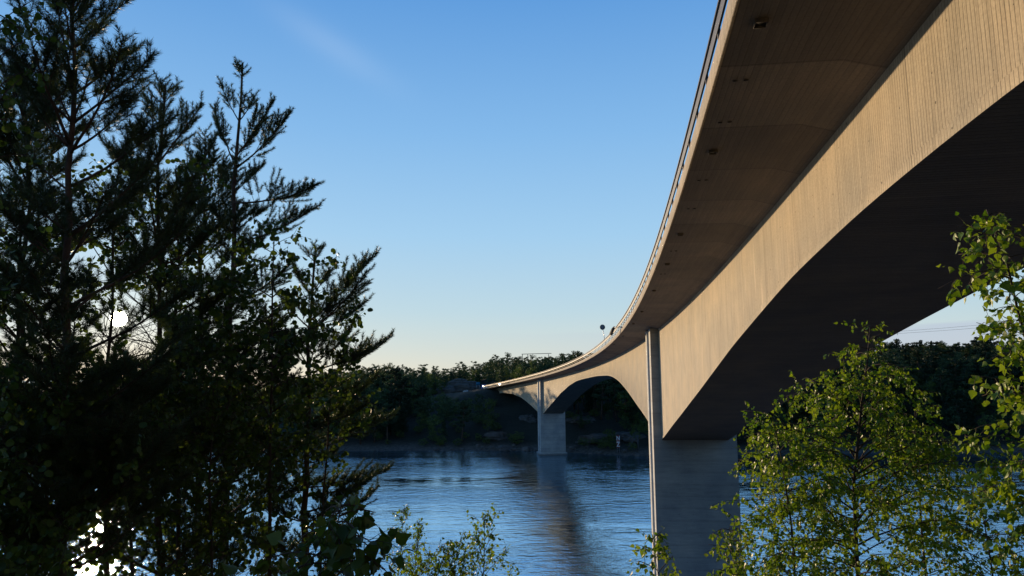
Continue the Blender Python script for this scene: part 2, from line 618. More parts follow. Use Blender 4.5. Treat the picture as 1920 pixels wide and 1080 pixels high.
PN0, PN1 = 0.0, 4.6           # near pier along the bridge
PF0, PF1 = 159.5, 164.4       # far pier
S_END = 250.0
_kd = np.array([(-140, 12.6), (-121, 12.1), (-105, 8.6), (-90, 5.7), (-75, 3.6), (-68, 3.1), (-62, 2.97), (-56.7, 3.07), (-50, 3.5), (-44.1, 4.2), (-38, 5.0), (-30.4, 6.26),
                (-20.2, 8.05), (-10, 9.95), (0, 12.02), (4.6, 12.02), (12.2, 10.45), (24, 8.55), (34, 6.68), (44.6, 4.85), (52, 3.95), (58.7, 3.45), (73.8, 3.0),
                (84.3, 2.92), (98, 2.92), (106, 3.08), (117, 3.9), (131.3, 5.8), (148.8, 9.4), (159.5, 11.9), (164.4, 11.9), (169.2, 10.95), (181.3, 8.46),
                (196, 5.62), (211.3, 3.78), (225.4, 3.0), (237, 2.8), (247, 2.7), (260, 2.7)])
_ds = np.arange(-140, 260, .25)
_dd = np.interp(_ds, _kd[:, 0], _kd[:, 1])
_ker = np.hanning(33)
_ker /= _ker.sum()
_sm = np.convolve(np.pad(_dd, 16, mode='edge'), _ker, 'valid')
_w = np.ones_like(_dd)
for a in (PN0, PN1, PF0, PF1):
    _w = np.minimum(_w, np.clip((abs(_ds - a) - .3) / 5.0, 0, 1))
_dd = _sm * _w + _dd * (1 - _w)


def depth(s):
    return np.interp(s, _ds, _dd)


def sweep(mb, ss, section, uvaxis=None, v0=0.0):
    """section(s) -> (k,2) lateral, height; open strip; UV = (s, running length)"""
    secs = np.array([section(s) for s in ss])
    n, k, _ = secs.shape
    P = bp(ss[:, None], secs[..., 0], secs[..., 1])
    run = np.concatenate([np.zeros((n, 1)), np.cumsum(np.linalg.norm(np.diff(secs, axis=1), axis=2), 1)], 1)
    v = run + v0 if uvaxis is None else secs[..., uvaxis]
    uv = np.stack([np.broadcast_to(ss[:, None], (n, k)), v], -1).reshape(-1, 2)
    i = np.arange(n - 1)[:, None] * k
    j = np.arange(k - 1)[None]
    Fq = np.stack([i + j, i + k + j, i + k + j + 1, i + j + 1], -1).reshape(-1, 4)
    mb.add(P.reshape(-1, 3), Fq, uv)
    return P


W, OV = B['W'], B['o']
ZF, ZFT = -.275, .254           # fascia bottom and top
ZJ = -.56                       # soffit meets web
bridge = empty("bridge", tuple(bp(80, -W / 2, -32)), "long curving concrete box girder road bridge with arched undersides on two tall piers", "bridge")
SS = np.concatenate([np.arange(-138, S_END, 1.0), [S_END]])


def child(o):
    o.parent = bridge
    o.matrix_parent_inverse = Matrix.Translation(bridge.location).inverted()
    return o


mb = MB()
sweep(mb, SS, lambda s: [(0, ZJ + .3), (0, -depth(s) + .26), (.035, -depth(s) + .25), (.035, -depth(s))], uvaxis=1)
sweep(mb, SS, lambda s: [(-W - .035, -depth(s)), (-W, -depth(s) + .26), (-W, ZJ + .3)], uvaxis=1)
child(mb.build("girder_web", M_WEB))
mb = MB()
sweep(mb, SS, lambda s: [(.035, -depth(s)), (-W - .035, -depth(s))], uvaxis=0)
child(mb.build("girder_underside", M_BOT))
mb = MB()
sweep(mb, SS, lambda s: [(OV - .05, ZF + .02), (.84, -.31), (-.01, ZJ)], uvaxis=0)
sweep(mb, SS, lambda s: [(-W + .01, ZJ), (-W - .84, -.31), (-W - OV + .05, ZF + .02)], uvaxis=0)
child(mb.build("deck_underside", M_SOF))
for side in (1, -1):
    mb = MB()
    mp = (lambda a: a) if side == 1 else (lambda a: -W - a)
    sec = [(OV - .17, ZFT + .02), (OV - .02, ZFT), (OV, ZFT - .03), (OV, ZF + .10), (OV - .018, ZF + .085), (OV - .018, ZF + .06), (OV, ZF + .045), (OV, ZF), (OV - .06, ZF), (OV - .06, ZF + .06)]
    sec = [(mp(a), b) for a, b in sec]
    sweep(mb, SS, lambda s: sec if side == 1 else sec[::-1], uvaxis=1)
    if side == 1:
        # end face of the edge beam
        pass
    child(mb.build("edge_beam", M_EDGE))
mb = MB()
sweep(mb, SS, lambda s: [(-W - OV + .16, .10), (-W / 2, .19), (OV - .16, .10)][::-1], uvaxis=0)
child(mb.build("roadway", M_ASPH))


def pier(s0, s1, zb, name, foot):
    pr = .86
    g0, g1, gd = .30, .62, .30        # groove position (share of length) and depth
    ln = s1 - s0
    # outline in (s, lat), counter clockwise seen from above is not needed
    left = [(s0, pr), (s0 + ln * g0, pr), (s0 + ln * g0 + .12, pr - gd), (s0 + ln * g1 - .12, pr - gd), (s0 + ln * g1, pr), (s1, pr)]
    right = [(a, -W - b) for a, b in left[::-1]]
    out = left + right
    ctr = bp((s0 + s1) / 2, -W / 2, 0)
    T = float(np.interp((s0 + s1) / 2, _S, _T))
    mb = MB()
    zt = bp((s0 + s1) / 2, 0, 0)[2]
    rings = []
    zs = np.array([zb, zb + 8, (zb + zt) / 2, zt - 12, zt - .33])
    n = len(out)
    P, UV = [], []
    pl = np.concatenate([[0], np.cumsum([math.dist(out[i], out[(i + 1) % n]) for i in range(n)])])
    for z in zs:
        for i, (a, b) in enumerate(out + out[:1]):
            q = bp(a, b, 0)
            zz = z if z < zs[-1] else q[2] - .46
            P.append((q[0], q[1], zz))
            UV.append((pl[i], zz))
    m = n + 1
    Fq = [(r * m + i, r * m + i + 1, (r + 1) * m + i + 1, (r + 1) * m + i) for r in range(len(zs) - 1) for i in range(n)]
    mb.add(P, [f[::-1] for f in Fq], UV)
    o = child(mb.build(name, M_PIER))
    mb = MB()
    e = .45
    ft = [(s0 - e, pr + e), (s1 + e, pr + e), (s1 + e, -W - pr - e), (s0 - e, -W - pr - e)]
    P = [(*bp(a, b, 0)[:2], z) for z in (zb, foot) for a, b in ft] + [(*bp(a, b, 0)[:2], foot + .25) for a, b in ((s0 - .05, pr + .05), (s1 + .05, pr + .05), (s1 + .05, -W - pr - .05), (s0 - .05, -W - pr - .05))]
    Fq = [(r * 4 + i, r * 4 + (i + 1) % 4, r * 4 + 4 + (i + 1) % 4, r * 4 + 4 + i) for r in (0, 1) for i in range(4)] + [(8, 9, 10, 11)]
    mb.add(P, [f[::-1] for f in Fq[:-1]] + [Fq[-1][::-1]], uv=np.array(P)[:, [0, 2]])
    f = mb.build("footing", M_PIER)
    f.parent = o
    return o


pier(PN0, PN1, -6, "pier", .7)
pier(PF0, PF1, -4, "pier", .75)
# far abutment
mb = MB()
P = [(*bp(a, b, 0)[:2], z) for z in (6, 0) for a, b in ((S_END - 3, .2), (S_END + 6, .2), (S_END + 6, -W - .2), (S_END - 3, -W - .2))]
for i in range(4, 8):
    a = ((S_END - 3), (S_END + 6), (S_END + 6), (S_END - 3))[i - 4]
    P[i] = (P[i][0], P[i][1], float(bp(a, 0, -.7)[2]))
mb.add(P, [(0, 4, 5, 1), (1, 5, 6, 2), (2, 6, 7, 3), (3, 7, 4, 0), (4, 7, 6, 5)], np.array(P)[:, [0, 2]])
child(mb.build("abutment", M_PIER))

# drain boxes and formwork slots under the cantilever
for s in (-60.74, -53.56, -42.85, -35.7, -25.9, -13.7, -3.5, 10.7, 24, 38):
    mb = MB()
    zc = ZF + .02
    for dx, dy, sx, sy in ((-.115, 0, .014, .244), (.115, 0, .014, .244), (0, -.115, .216, .014), (0, .115, .216, .014)):
        c = bp(s, 2.86, zc) + np.array(bmat(s) @ Vector((dx, dy, 0)))
        mb.box(c, (sx, sy, .18), bmat(s))
    o = child(mb.build("drain_box", M_BOXD))
    mb = MB()
    mb.box(bp(s, 2.86, zc - .02), (.212, .212, .05), bmat(s))
    q = mb.build("drain_shade_plug", M_DARK, None)  # dark plug painted as the shade inside the hollow box
    q.parent = o
for s in (-64.2, -58.25, -55.8, -50.8, -47.2, -39.2, -32.5):
    for lat in (2.96, 2.72):
        mb = MB()
        mb.box(bp(s, lat, -.295), (.10, .04, .025), bmat(s))
        child(mb.build("anchor_slot", M_DARK))

# railings: two long rails on posts
posts_s = np.arange(-70, S_END - 1, 2.35)
for side in (1, -1):
    mp = (lambda a: a) if side == 1 else (lambda a: -W - a)
    lat = mp(OV - .14)
    mb = MB()
    sr = np.arange(-75, S_END, 1.0)

    def rail(l0, l1, z0, z1):
        a = [(l0, z0), (l0, z1), (l1, z1), (l1, z0), (l0, z0)]
        sweep(mb, sr, lambda s: a, uvaxis=1)
    rail(lat + .05, lat - .05, ZFT + 1.02, ZFT + 1.08)
    rail(lat + .025, lat - .025, ZFT + .62, ZFT + .92)
    rail(lat + .02, lat - .02, ZFT + .30, ZFT + .35)
    rl = child(mb.build("railing", M_RAIL))
    rest = MB()
    for i, s in enumerate(posts_s):
        tgt = rest
        if side == 1 and i < 96:
            tgt = MB()
        tgt.box(bp(s, lat - .03, ZFT + .51), (.06, .10, 1.02), bmat(s))
        if tgt is not rest:
            p = tgt.build("post", M_RAIL)
            p.parent = rl
    p = rest.build("post", M_RAIL)
    p.parent = rl
    p["kind"] = "stuff"

# round road sign seen from behind, on the bridge's railing
s0 = 34.0
base = bp(s0, OV - .3, .2)
sg = empty("road_sign", tuple(base), "round road sign seen from behind, on a thin pole above the bridge railing", "road sign")
mb = MB()
mb.tube([(0, 0, 0), (0, 0, 3.2)], .045, sides=8)
mb.build("pole", M_GALV, sg)
mb = MB()
mb.tube([(0, -.02, 3.0), (0, .02, 3.0)], .42, sides=28)
mb.build("sign_plate", M_GREY, sg)
sg.rotation_euler = (0, R(-9), R(6))

# navigation lamp on an outrigger arm from the edge beam
s0 = 4.0
base = Vector(bp(s0, OV, ZFT - .15))
lp = empty("bridge_lamp", tuple(base), "dark long lamp housing on a thin outrigger arm fixed to the bridge edge", "lamp")
mb = MB()
Mq = bmat(s0)
v = [Mq @ Vector(q) for q in ((0, 0, 0), (-.35, .9, .12), (-.62, 1.9, .05), (-.75, 3.4, .30))]
mb.tube([tuple(q) for q in v], .06, sides=8)
mb.build("arm", M_RAIL, lp)
mb = MB()
v = [Mq @ Vector(q) for q in ((-.72, 3.2, .22), (-.85, 4.2, .0), (-.98, 5.2, -.42))]
mb.tube([tuple(q) for q in v], [.13, .19, .22], sides=10)
mb.build("lamp_housing", M_DARK, lp)


# ------------------------------------------------------------------ terrain and water
SHORE = [on_plane(*q) for q in ((-700, 856), (0, 851), (400, 848), (690, 846), (850, 845), (1000, 846), (1100, 851), (1215, 857), (1400, 853), (1650, 850), (1900, 849), (2500, 847))]
SHX, SHY = np.array([p.x for p in SHORE]), np.array([p.y for p in SHORE])
SKY_PX = np.array([(-900, 720), (-100, 728), (430, 726), (580, 694), (700, 686), (760, 684), (790, 694), (850, 685), (890, 678), (925, 668), (1000, 667), (1050, 668), (1100, 668), (1300, 668), (1480, 660), (1620, 646), (1700, 640), (1760, 640), (1920, 642), (3000, 640)], float)
YR = 385.0


def ridge_top(x):
    """height of the tree tops along the ridge at world x (ridge about YR away)"""
    u = 960 + F * x / YR
    v = np.interp(u, SKY_PX[:, 0], SKY_PX[:, 1])
    hor = 700.8 - .00796 * (u - 960)
    return HCAM + (hor - v) / F * YR * .985


def terrain(x, y):
    x, y = np.asarray(x, float), np.asarray(y, float)
    ys = np.interp(x, SHX, SHY)
    tt = y - ys
    hr = ridge_top(x) - 13.0
    prof = np.interp(tt, [-40, -6, 0, 6, 20, 50, 85, 150, 400, 2000], [-9, -2, -.1, .9, 4.5, 10.5, 15, 20, 21, 21])
    h = np.where(prof > 0, prof * hr / 20.0, prof)
    # lumps
    n = np.sin(x * .11 + 1.3) * np.cos(y * .13) * .9 + np.sin(x * .29 + y * .21) * .5 + np.sin(x * .043 + 2) * 1.2
    h = h + n * np.clip(tt / 30, 0, 1) * .9
    # road cut beyond the abutment
    near = 1e9 * np.ones_like(h)
    rz = np.zeros_like(h)
    for s in np.arange(S_END - 2, 336, 4.0):
        q = bp(s, -W / 2, 0)
        d_ = np.hypot(x - q[0], y - q[1])
        rz = np.where(d_ < near, q[2], rz)
        near = np.minimum(near, d_)
    f = np.clip((26 - near) / 16, 0, 1)
    f = f * f * (3 - 2 * f)
    h = h * (1 - f) + (rz - .35) * f
    return h


def tz(x, y):
    return float(terrain(np.array([x]), np.array([y]))[0])


xs = np.concatenate([np.arange(-900, -240, 30), np.arange(-240, 330, 4.0), np.arange(330, 1500, 40)])
ysg = np.concatenate([np.arange(185, 420, 4.0), np.arange(420, 900, 30), np.arange(900, 5001, 400)])
GX, GY = np.meshgrid(xs, ysg)
GZ = terrain(GX, GY)
nx, ny = len(xs), len(ysg)
i = (np.arange(ny - 1)[:, None] * nx + np.arange(nx - 1)[None]).ravel()
np_V = np.stack([GX, GY, GZ], -1).reshape(-1, 3)
o = link("hills", np_mesh("hills", np_V, [np.stack([i, i + 1, i + nx + 1, i + nx], -1)], M_FLOOR, smooth=True))
tag(o, kind="structure")


def bank_z(x, y):
    return 25.35 - .43 * max(0.0, y + .02 * abs(x)) if y > -3 else 25.35 + .3 * (-3 - y) * 1.0


xs2 = np.linspace(-300, 300, 61)
ys2 = np.concatenate([np.arange(-90, -3, 6.0), np.arange(-3, 80, 2.0)])
V = [(x, y, bank_z(x, y) + (mnoise.noise(Vector((x * .15, y * .15, 0))) * .5 if abs(x) > 2 or y > 3 else 0)) for y in ys2 for x in xs2]
i = (np.arange(len(ys2) - 1)[:, None] * 61 + np.arange(60)[None]).ravel()
tag(link("near_bank", np_mesh("near_bank", V, [np.stack([i, i + 1, i + 62, i + 61], -1)], M_FLOOR, smooth=True)), kind="structure")

V = [(-6000, -200, 0), (6000, -200, 0), (6000, 6000, 0), (-6000, 6000, 0)]
tag(link("water", np_mesh("water", V, [np.array([(0, 1, 2, 3)])], M_WATER)), kind="structure")

# road beyond the bridge
mb = MB()
sr = np.arange(S_END, 336, 2.0)
sweep(mb, sr, lambda s: [(-W - OV, .02), (-W / 2, .12), (OV, .02)][::-1], uvaxis=0)
tag(mb.build("road", M_ASPH), kind="structure")


# ------------------------------------------------------------------ foliage builders
def unit(v):
    return v / (np.linalg.norm(v, axis=-1, keepdims=True) + 1e-9)


def rand_dirs(n):
    return unit(rng.normal(size=(n, 3)))


LEAF_SMALL = (np.array([(0, 0, 0), (-.42, .42, .10), (0, 1, -.05), (.42, .42, .10)]), np.array([(0, 1, 2), (0, 2, 3)]))
LEAF_BIRCH = (np.array([(0, 0, 0), (-.36, .16, .05), (-.40, .38, .07), (-.17, .72, .02), (0, 1.0, -.10), (.17, .72, .02), (.40, .38, .07), (.36, .16, .05), (0, .45, -.02)]),
              np.array([(0, 1, 8), (1, 2, 8), (2, 3, 8), (3, 4, 8), (4, 5, 8), (5, 6, 8), (6, 7, 8), (7, 0, 8)]))
LEAF_ROUND = (np.array([(0, 0, 0), (-.34, .14, .03), (-.48, .45, .07), (-.34, .78, .03), (0, .95, -.07), (.34, .78, .03), (.48, .45, .07), (.34, .14, .03), (0, .48, -.03)]),
              np.array([(0, 1, 8), (1, 2, 8), (2, 3, 8), (3, 4, 8), (4, 5, 8), (5, 6, 8), (6, 7, 8), (7, 0, 8)]))


def leaves_mesh(name, P, D, N, size, shape, mat):
    """P base points, D leaf axis, N approximate normal"""
    base, tri = shape
    P, D, N = np.asarray(P), unit(np.asarray(D)), np.asarray(N)
    X = unit(np.cross(D, N))
    N2 = np.cross(X, D)
    V = P[:, None] + size[:, None, None] * (base[None, :, 0:1] * X[:, None] + base[None, :, 1:2] * D[:, None] + base[None, :, 2:3] * N2[:, None])
    k = len(base)
    Fc = (tri[None] + (np.arange(len(P)) * k)[:, None, None]).reshape(-1, 3)
    return np_mesh(name, V.reshape(-1, 3), [Fc], mat)


_sd = np.array(sun_dir)
GAPS = [(pix_ray(222, 598), .018), (pix_ray(203, 600), .014), (pix_ray(262, 652), .026), (pix_ray(276, 618), .022), (pix_ray(196, 640), .02), (pix_ray(250, 560), .016)]
GLINT = pix_ray(215, 1035)


def keep(P):
    """False for foliage in the small see-through openings near the low sun and its glitter"""
    rel = unit(P - np.array([0, 0, HCAM]))
    ok = np.ones(len(P), bool)
    for r_, a_ in GAPS:
        ang = np.arccos(np.clip(rel @ np.array(r_), -1, 1))
        ok &= ang > a_ * (.55 + .45 * rng.uniform(0, 1, len(P)))  # ragged edge
    ang = np.arccos(np.clip(rel @ np.array(GLINT), -1, 1))
    a_, b_ = rel[:, 0] / rel[:, 1] * F, rel[:, 2] / rel[:, 1] * F
    pat = np.sin(a_ * .19 + 1.9 * np.sin(b_ * .06)) * np.sin(b_ * .21 + 1.6 * np.sin(a_ * .07))
    ok &= ~((ang < .060) & (pat > .12) & (rng.uniform(0, 1, len(P)) < .78))
    return ok


def curve(p0, d0, L, n, bend=(0, 0, 0), jit=.06):
    """polyline from p0 in direction d0 with a gradual bend and a little wander"""
    d = np.array(d0, float)
    p = np.array(p0, float)
    pts = [p.copy()]
    for i in range(n):
        d = d + np.array(bend) / n + rng.normal(size=3) * jit
        d = d / np.linalg.norm(d)
        p = p + d * L / n
        pts.append(p.copy())
    return np.array(pts)


def ground_at(x, y):
    return bank_z(x, y)


def trunk_line(px, Y, n=14):
    """trunk through the given pixels at distance Y, carried down to the ground"""
    pts = [np.array(at(u, v, Y)) for u, v in px]
    z0 = ground_at(pts[0][0], Y) - .15
    if pts[0][2] > z0 + .3:
        dx = (pts[0] - pts[min(2, len(pts) - 1)])
        sl = dx[0] / min(-.1, dx[2]) if abs(dx[2]) > .01 else 0
        sl = max(-.12, min(.12, sl))
        pts = [np.array([pts[0][0] + sl * (z0 - pts[0][2]), Y, z0])] + pts
    pts = np.array(pts)
    tt = np.concatenate([[0], np.cumsum(np.linalg.norm(np.diff(pts, axis=0), axis=1))])
    q = np.linspace(0, tt[-1], n)
    out = np.stack([np.interp(q, tt, pts[:, k]) for k in range(3)], -1)
    out[1:-1] += rng.normal(size=(n - 2, 3)) * np.array([.012, .03, 0]) * tt[-1] / 8
    return out


def env_at(env, v):
    e = sorted(env)
    return np.interp(v, [a for a, *_ in e], [b for _, b, *_ in e])


def px_v(p):
    """approximate image row of a world point"""
    rel = np.array(p) - np.array([0, 0, HCAM])
    cp, sp = math.cos(PITCH), math.sin(PITCH)
    D = rel[1] * cp + rel[2] * sp
    U = -rel[1] * sp + rel[2] * cp
    return 540 - F * U / max(D, .2)


def broadleaf(name, label, cat, trunk_px, Y, env, leaf=.05, shape=LEAF_BIRCH, lmat=None, bark=None, nb=60, droop=.5, rtr=.045,
              up=.6, dens=1.0, vmin=None, vmax=1120, group=None, lean=0.0, asym=0.0, extra=()):
    """env: (image row, crown radius in pixels) pairs; extra: limbs given as start and end pixels"""
    lmat, bark = lmat or M_LEAFB, bark or M_BARKB
    global rng
    rng = np.random.default_rng(zlib.crc32(label.encode()))
    T = trunk_line(trunk_px, Y)
    root = empty(name, tuple(T[0]), label, cat, group)
    off = T[0]
    mbT, mbB = MB(), MB()
    mbT.tube(T - off, np.linspace(rtr, rtr * .18, len(T)), sides=8)
    LP, LD = [], []
    rows = np.array([px_v(p) for p in T])
    vtop, vbot = rows.min(), min(vmax, rows.max())
    starts = []
    for k in range(nb):
        v = vtop + (vbot - vtop) * ((k + .5) / nb) ** .9
        v += rng.uniform(-8, 8)
        i = np.interp(-v, -rows, np.arange(len(T)))
        i0 = int(min(len(T) - 2, max(0, math.floor(i))))
        p = T[i0] + (T[i0 + 1] - T[i0]) * (i - i0)
        phi = k * 2.39996 + rng.uniform(-.5, .5)
        r = env_at(env, v) * Y / F * rng.choice([rng.uniform(.4, .8), rng.uniform(.8, 1.25)]) * (1 + asym * math.cos(phi))
        el = up * rng.uniform(.6, 1.3)
        d = np.array([math.cos(phi) * math.cos(el), math.sin(phi) * math.cos(el) * .9, math.sin(el)])
        starts.append((p, d, max(.08, r / max(.35, math.cos(el * .7)))))
    for (a, b, dy) in extra:
        p, q = np.array(at(*a, Y)), np.array(at(*b, Y + dy))
        starts.append((p, unit(q - p), float(np.linalg.norm(q - p))))
    for p, d, L in starts:
        br = curve(p, d, L, 6, (0, 0, -droop), .07)
        mbB.tube(br - off, np.linspace(max(.004, rtr * .28 * min(1, L)), .002, 7), sides=5)
        nt = max(3, int(L / .06 * dens))
        for j in range(nt):
            u = rng.uniform(.18, 1.0) ** .8 * 6
            a = int(min(5, math.floor(u)))
            q = br[a] + (br[a + 1] - br[a]) * (u - a)
            dd = unit(br[a + 1] - br[a])
            td = unit(dd * .6 + rand_dirs(1)[0] * .9 + np.array([0, 0, .15 - droop * .35]))
            tl = min(.42, .10 + L * .22) * rng.uniform(.5, 1.2)
            tw = curve(q, td, tl, 3, (0, 0, -droop * .8), .12)
            mbB.tube(tw - off, .0022 * Y / 6 + .0006, .001, sides=3, cap=False)
            nl = max(3, int(tl / (leaf * .5)))
            w = (np.arange(nl) + .6) / nl * 3
            ai = np.minimum(2, w.astype(int))
            P = tw[ai] + (tw[ai + 1] - tw[ai]) * (w - ai)[:, None]
            D = unit(rng.normal(size=(nl, 3)) * .55 + td * .35 + np.array([0, 0, -.75]))
            LP.append(P + D * leaf * .25)
            LD.append(D)
    LP, LD = np.concatenate(LP), np.concatenate(LD)
    kk = keep(LP)
    LP, LD = LP[kk] - off, LD[kk]
    n = len(LP)
    NN = rng.normal(size=(n, 3))
    size = leaf * rng.uniform(.5, 1.3, n)
    mbT.build("trunk", bark, root, True)
    mbB.build("branches", M_TWIG, root, True)
    link("foliage", leaves_mesh("foliage", LP, LD, NN, size, shape, lmat), root)
    return root


def needles(paths, length, width, per_m, mat, off):
    """bottle brush needles along shoots: paths is a list of (k,3) polylines"""
    P, D = [], []
    for pth in paths:
        seg = np.diff(pth, axis=0)
        sl = np.linalg.norm(seg, axis=1)
        L = sl.sum()
        n = max(6, int(L * per_m))
        w = np.sort(rng.uniform(0, 1, n)) * L
        cum = np.concatenate([[0], np.cumsum(sl)])
        a = np.clip(np.searchsorted(cum, w) - 1, 0, len(seg) - 1)
        pos = pth[a] + seg[a] * ((w - cum[a]) / (sl[a] + 1e-9))[:, None]
        ax = unit(seg[a])
        r = rand_dirs(n)
        r = unit(r - (r * ax).sum(1, keepdims=True) * ax)
        fw = .55 + .75 * (w / L) ** 2
        P.append(pos)
        D.append(unit(r + ax * fw[:, None] + np.array([0, 0, .15])))
    P, D = np.concatenate(P), np.concatenate(D)
    kk = keep(P)
    P, D = P[kk] - off, D[kk]
    n = len(P)
    s = unit(np.cross(D, rand_dirs(n))) * (width / 2)
    ln = (length * rng.uniform(.7, 1.1, n))[:, None]
    V = np.stack([P - s, P + s, P + D * ln], 1).reshape(-1, 3)
    return np_mesh("needles", V, [np.arange(n * 3).reshape(-1, 3)], mat)


def pine(name, label, trunk_px, Y, env, rtr=.07, up=(.35, 1.05), whorl=.30, nb=5, needle=.05, width=.003, per_m=420, limbs=(), vmax=1120, asym=0.0, shoot=.16, group=None, skip=.1):
    global rng
    rng = np.random.default_rng(zlib.crc32(label.encode()) + 3)
    T = trunk_line(trunk_px, Y, 18)
    root = empty(name, tuple(T[0]), label, "pine tree", group)
    off = T[0]
    mbT, mbB = MB(), MB()
    mbT.tube(T - off, np.linspace(rtr, .012, len(T)), sides=10)
    rows = np.array([px_v(p) for p in T])
    vtop, vbot = rows.min(), min(vmax, rows.max())
    starts = []
    step = whorl * F / Y
    v = vtop + step * .5
    k = 0
    while v < vbot:
        i = np.interp(-v, -rows, np.arange(len(T)))
        i0 = int(min(len(T) - 2, max(0, math.floor(i))))
        frac = (v - vtop) / max(1, 1080 - vtop)
        for m in range(nb):
            if rng.uniform() < skip:
                continue
            p = T[i0] + (T[i0 + 1] - T[i0]) * (i - i0) + np.array([0, 0, rng.uniform(-.04, .04)])
            phi = (m + rng.uniform(-.3, .3)) * 2 * PI / nb + k * .7
            el = up[1] + (up[0] - up[1]) * min(1, frac * 1.6) + rng.uniform(-.18, .18)
            r = env_at(env, v) * Y / F * rng.uniform(.72, 1.1) * (1 + asym * math.cos(phi))
            d = np.array([math.cos(phi) * math.cos(el), math.sin(phi) * math.cos(el), math.sin(el)])
            starts.append((p, d, max(.1, r / max(.4, math.cos(el))), .45))
        k += 1
        v += step * (1 + .25 * rng.uniform(-1, 1))
    for a, b, dy in limbs:
        p, q = np.array(at(*a, Y)), np.array(at(*b, Y + dy))
        starts.append((p, unit(unit(q - p) - np.array([0, 0, .18])), float(np.linalg.norm(q - p)) * 1.02, .42))
    shoots = [T[-3:] if np.linalg.norm(T[-1] - T[-3]) < .6 else np.array([T[-1] - (T[-1] - T[-2]) * .8, T[-1]])]
    for p, d, L, turn in starts:
        n = 7
        br = curve(p, d, L, n, (0, 0, turn), .05)
        mbB.tube(br - off, np.linspace(min(rtr * .35, .005 + .009 * L), .002, n + 1), sides=5)
        shoots.append(br[-2:] if L / n > shoot * .6 else br[-3:])
        ns = max(3, int(L / .055))
        for j in range(ns):
            u = (.22 + .76 * (j + rng.uniform(0, 1)) / ns) * n
            a = int(min(n - 1, math.floor(u)))
            q = br[a] + (br[a + 1] - br[a]) * (u - a)
            dd = unit(br[a + 1] - br[a])
            side = unit(np.cross(dd, [0, 0, 1.0])) * (1 if j % 2 else -1)
            sd = unit(dd * .85 + side * rng.uniform(.6, 1.5) + np.array([0, 0, rng.uniform(.0, .45)]))
            rem = L * (1 - u / n)
            sl = min(max(shoot * 1.05, rem * .8), .75) * rng.uniform(.7, 1.15)
            tw = curve(q, sd, sl, 4, (0, 0, .35), .07)
            mbB.tube(tw - off, .0035, .0015, sides=4, cap=False)
            if j % 3 == 0 and u > n * .45:
                shoots.append(br[a:a + 2])
            shoots.append(tw[1:] if sl > shoot * 1.3 else tw)
            if sl > shoot * 1.6:
                for c_ in range(2):
                    s2 = unit(unit(tw[2] - tw[1]) + rand_dirs(1)[0] * .75 + np.array([0, 0, .2]))
                    shoots.append(curve(tw[1 + c_], s2, shoot * rng.uniform(.7, 1.2), 2, (0, 0, .25), .05))
    mbT.build("trunk", M_BARK, root, True)
    mbB.build("branches", M_BARK, root, True)
    link("needles", needles(shoots, needle, width, per_m, M_NEEDLE, off), root)
    return root


# ------------------------------------------------------------------ pines on the left
pine("pine_tree", "tallest dark pine at the left with its top above the frame, nearest of the pines",
     [(112, 1080), (122, 700), (132, 350), (143, -60)], 5.5, [(-60, 8), (0, 45), (60, 72), (130, 112), (250, 165), (450, 190), (700, 220), (1080, 190)], rtr=.06, whorl=.30, asym=.22, skip=.16, needle=.062, width=.0042, per_m=580)
pine("pine_tree", "slender open pine with a pointed top standing clear against the sky",
     [(422, 1080), (430, 700), (438, 350), (455, 118)], 9.5, [(110, 6), (160, 22), (230, 40), (300, 44), (380, 62), (460, 85), (600, 150), (800, 200), (1080, 170)], rtr=.085, whorl=.46, nb=4, skip=.18, needle=.055, width=.006, per_m=520, up=(.25, 1.0),
     limbs=[((440, 318), (552, 212), .2), ((438, 380), (600, 355), -.3), ((437, 455), (606, 400), .2), ((436, 300), (515, 190), .1), ((437, 300), (405, 205), 0), ((430, 880), (520, 800), .5), ((428, 980), (560, 870), .3)])
pine("pine_tree", "lower pine with long branches reaching right over the water",
     [(572, 1080), (575, 800), (582, 600), (592, 462)], 9.0, [(455, 6), (500, 30), (560, 60), (620, 85), (700, 105), (800, 100), (900, 110), (1080, 120)], rtr=.07, whorl=.42, nb=4, needle=.055, width=.006, per_m=520, up=(.15, .95),
     limbs=[((584, 600), (704, 472), .2), ((584, 620), (690, 520), -.5), ((583, 640), (680, 560), .6), ((582, 720), (740, 640), .2), ((580, 700), (690, 640), -.4), ((578, 790), (716, 722), .3), ((578, 800), (690, 770), -.3), ((577, 840), (742, 800), .5),
            ((576, 930), (736, 880), .2), ((576, 960), (690, 905), -.4), ((575, 990), (716, 925), .4)])
pine("pine_tree", "young pine at the left frame edge, left of the tallest pine",
     [(36, 1080), (46, 400), (52, 220), (40, 128)], 6.5, [(120, 6), (170, 40), (240, 85), (400, 120), (700, 140), (1080, 140)], rtr=.05, whorl=.30, needle=.058, width=.0048, per_m=560)
pine("pine_tree", "pine with a thin pale stem between the tallest pine and the pointed pine",
     [(300, 1080), (298, 500), (297, 270), (310, 160)], 8.0, [(150, 6), (200, 35), (280, 75), (400, 125), (700, 150), (1080, 150)], rtr=.055, whorl=.36, nb=4, needle=.056, width=.0052, per_m=520)
pine("pine_tree", "small pine whose tip just shows left of the pointed pine",
     [(370, 1080), (378, 500), (384, 275)], 10.0, [(265, 8), (320, 42), (400, 80), (520, 110), (800, 130), (1080, 120)], rtr=.06, whorl=.38, nb=4, needle=.055, width=.006, per_m=500)

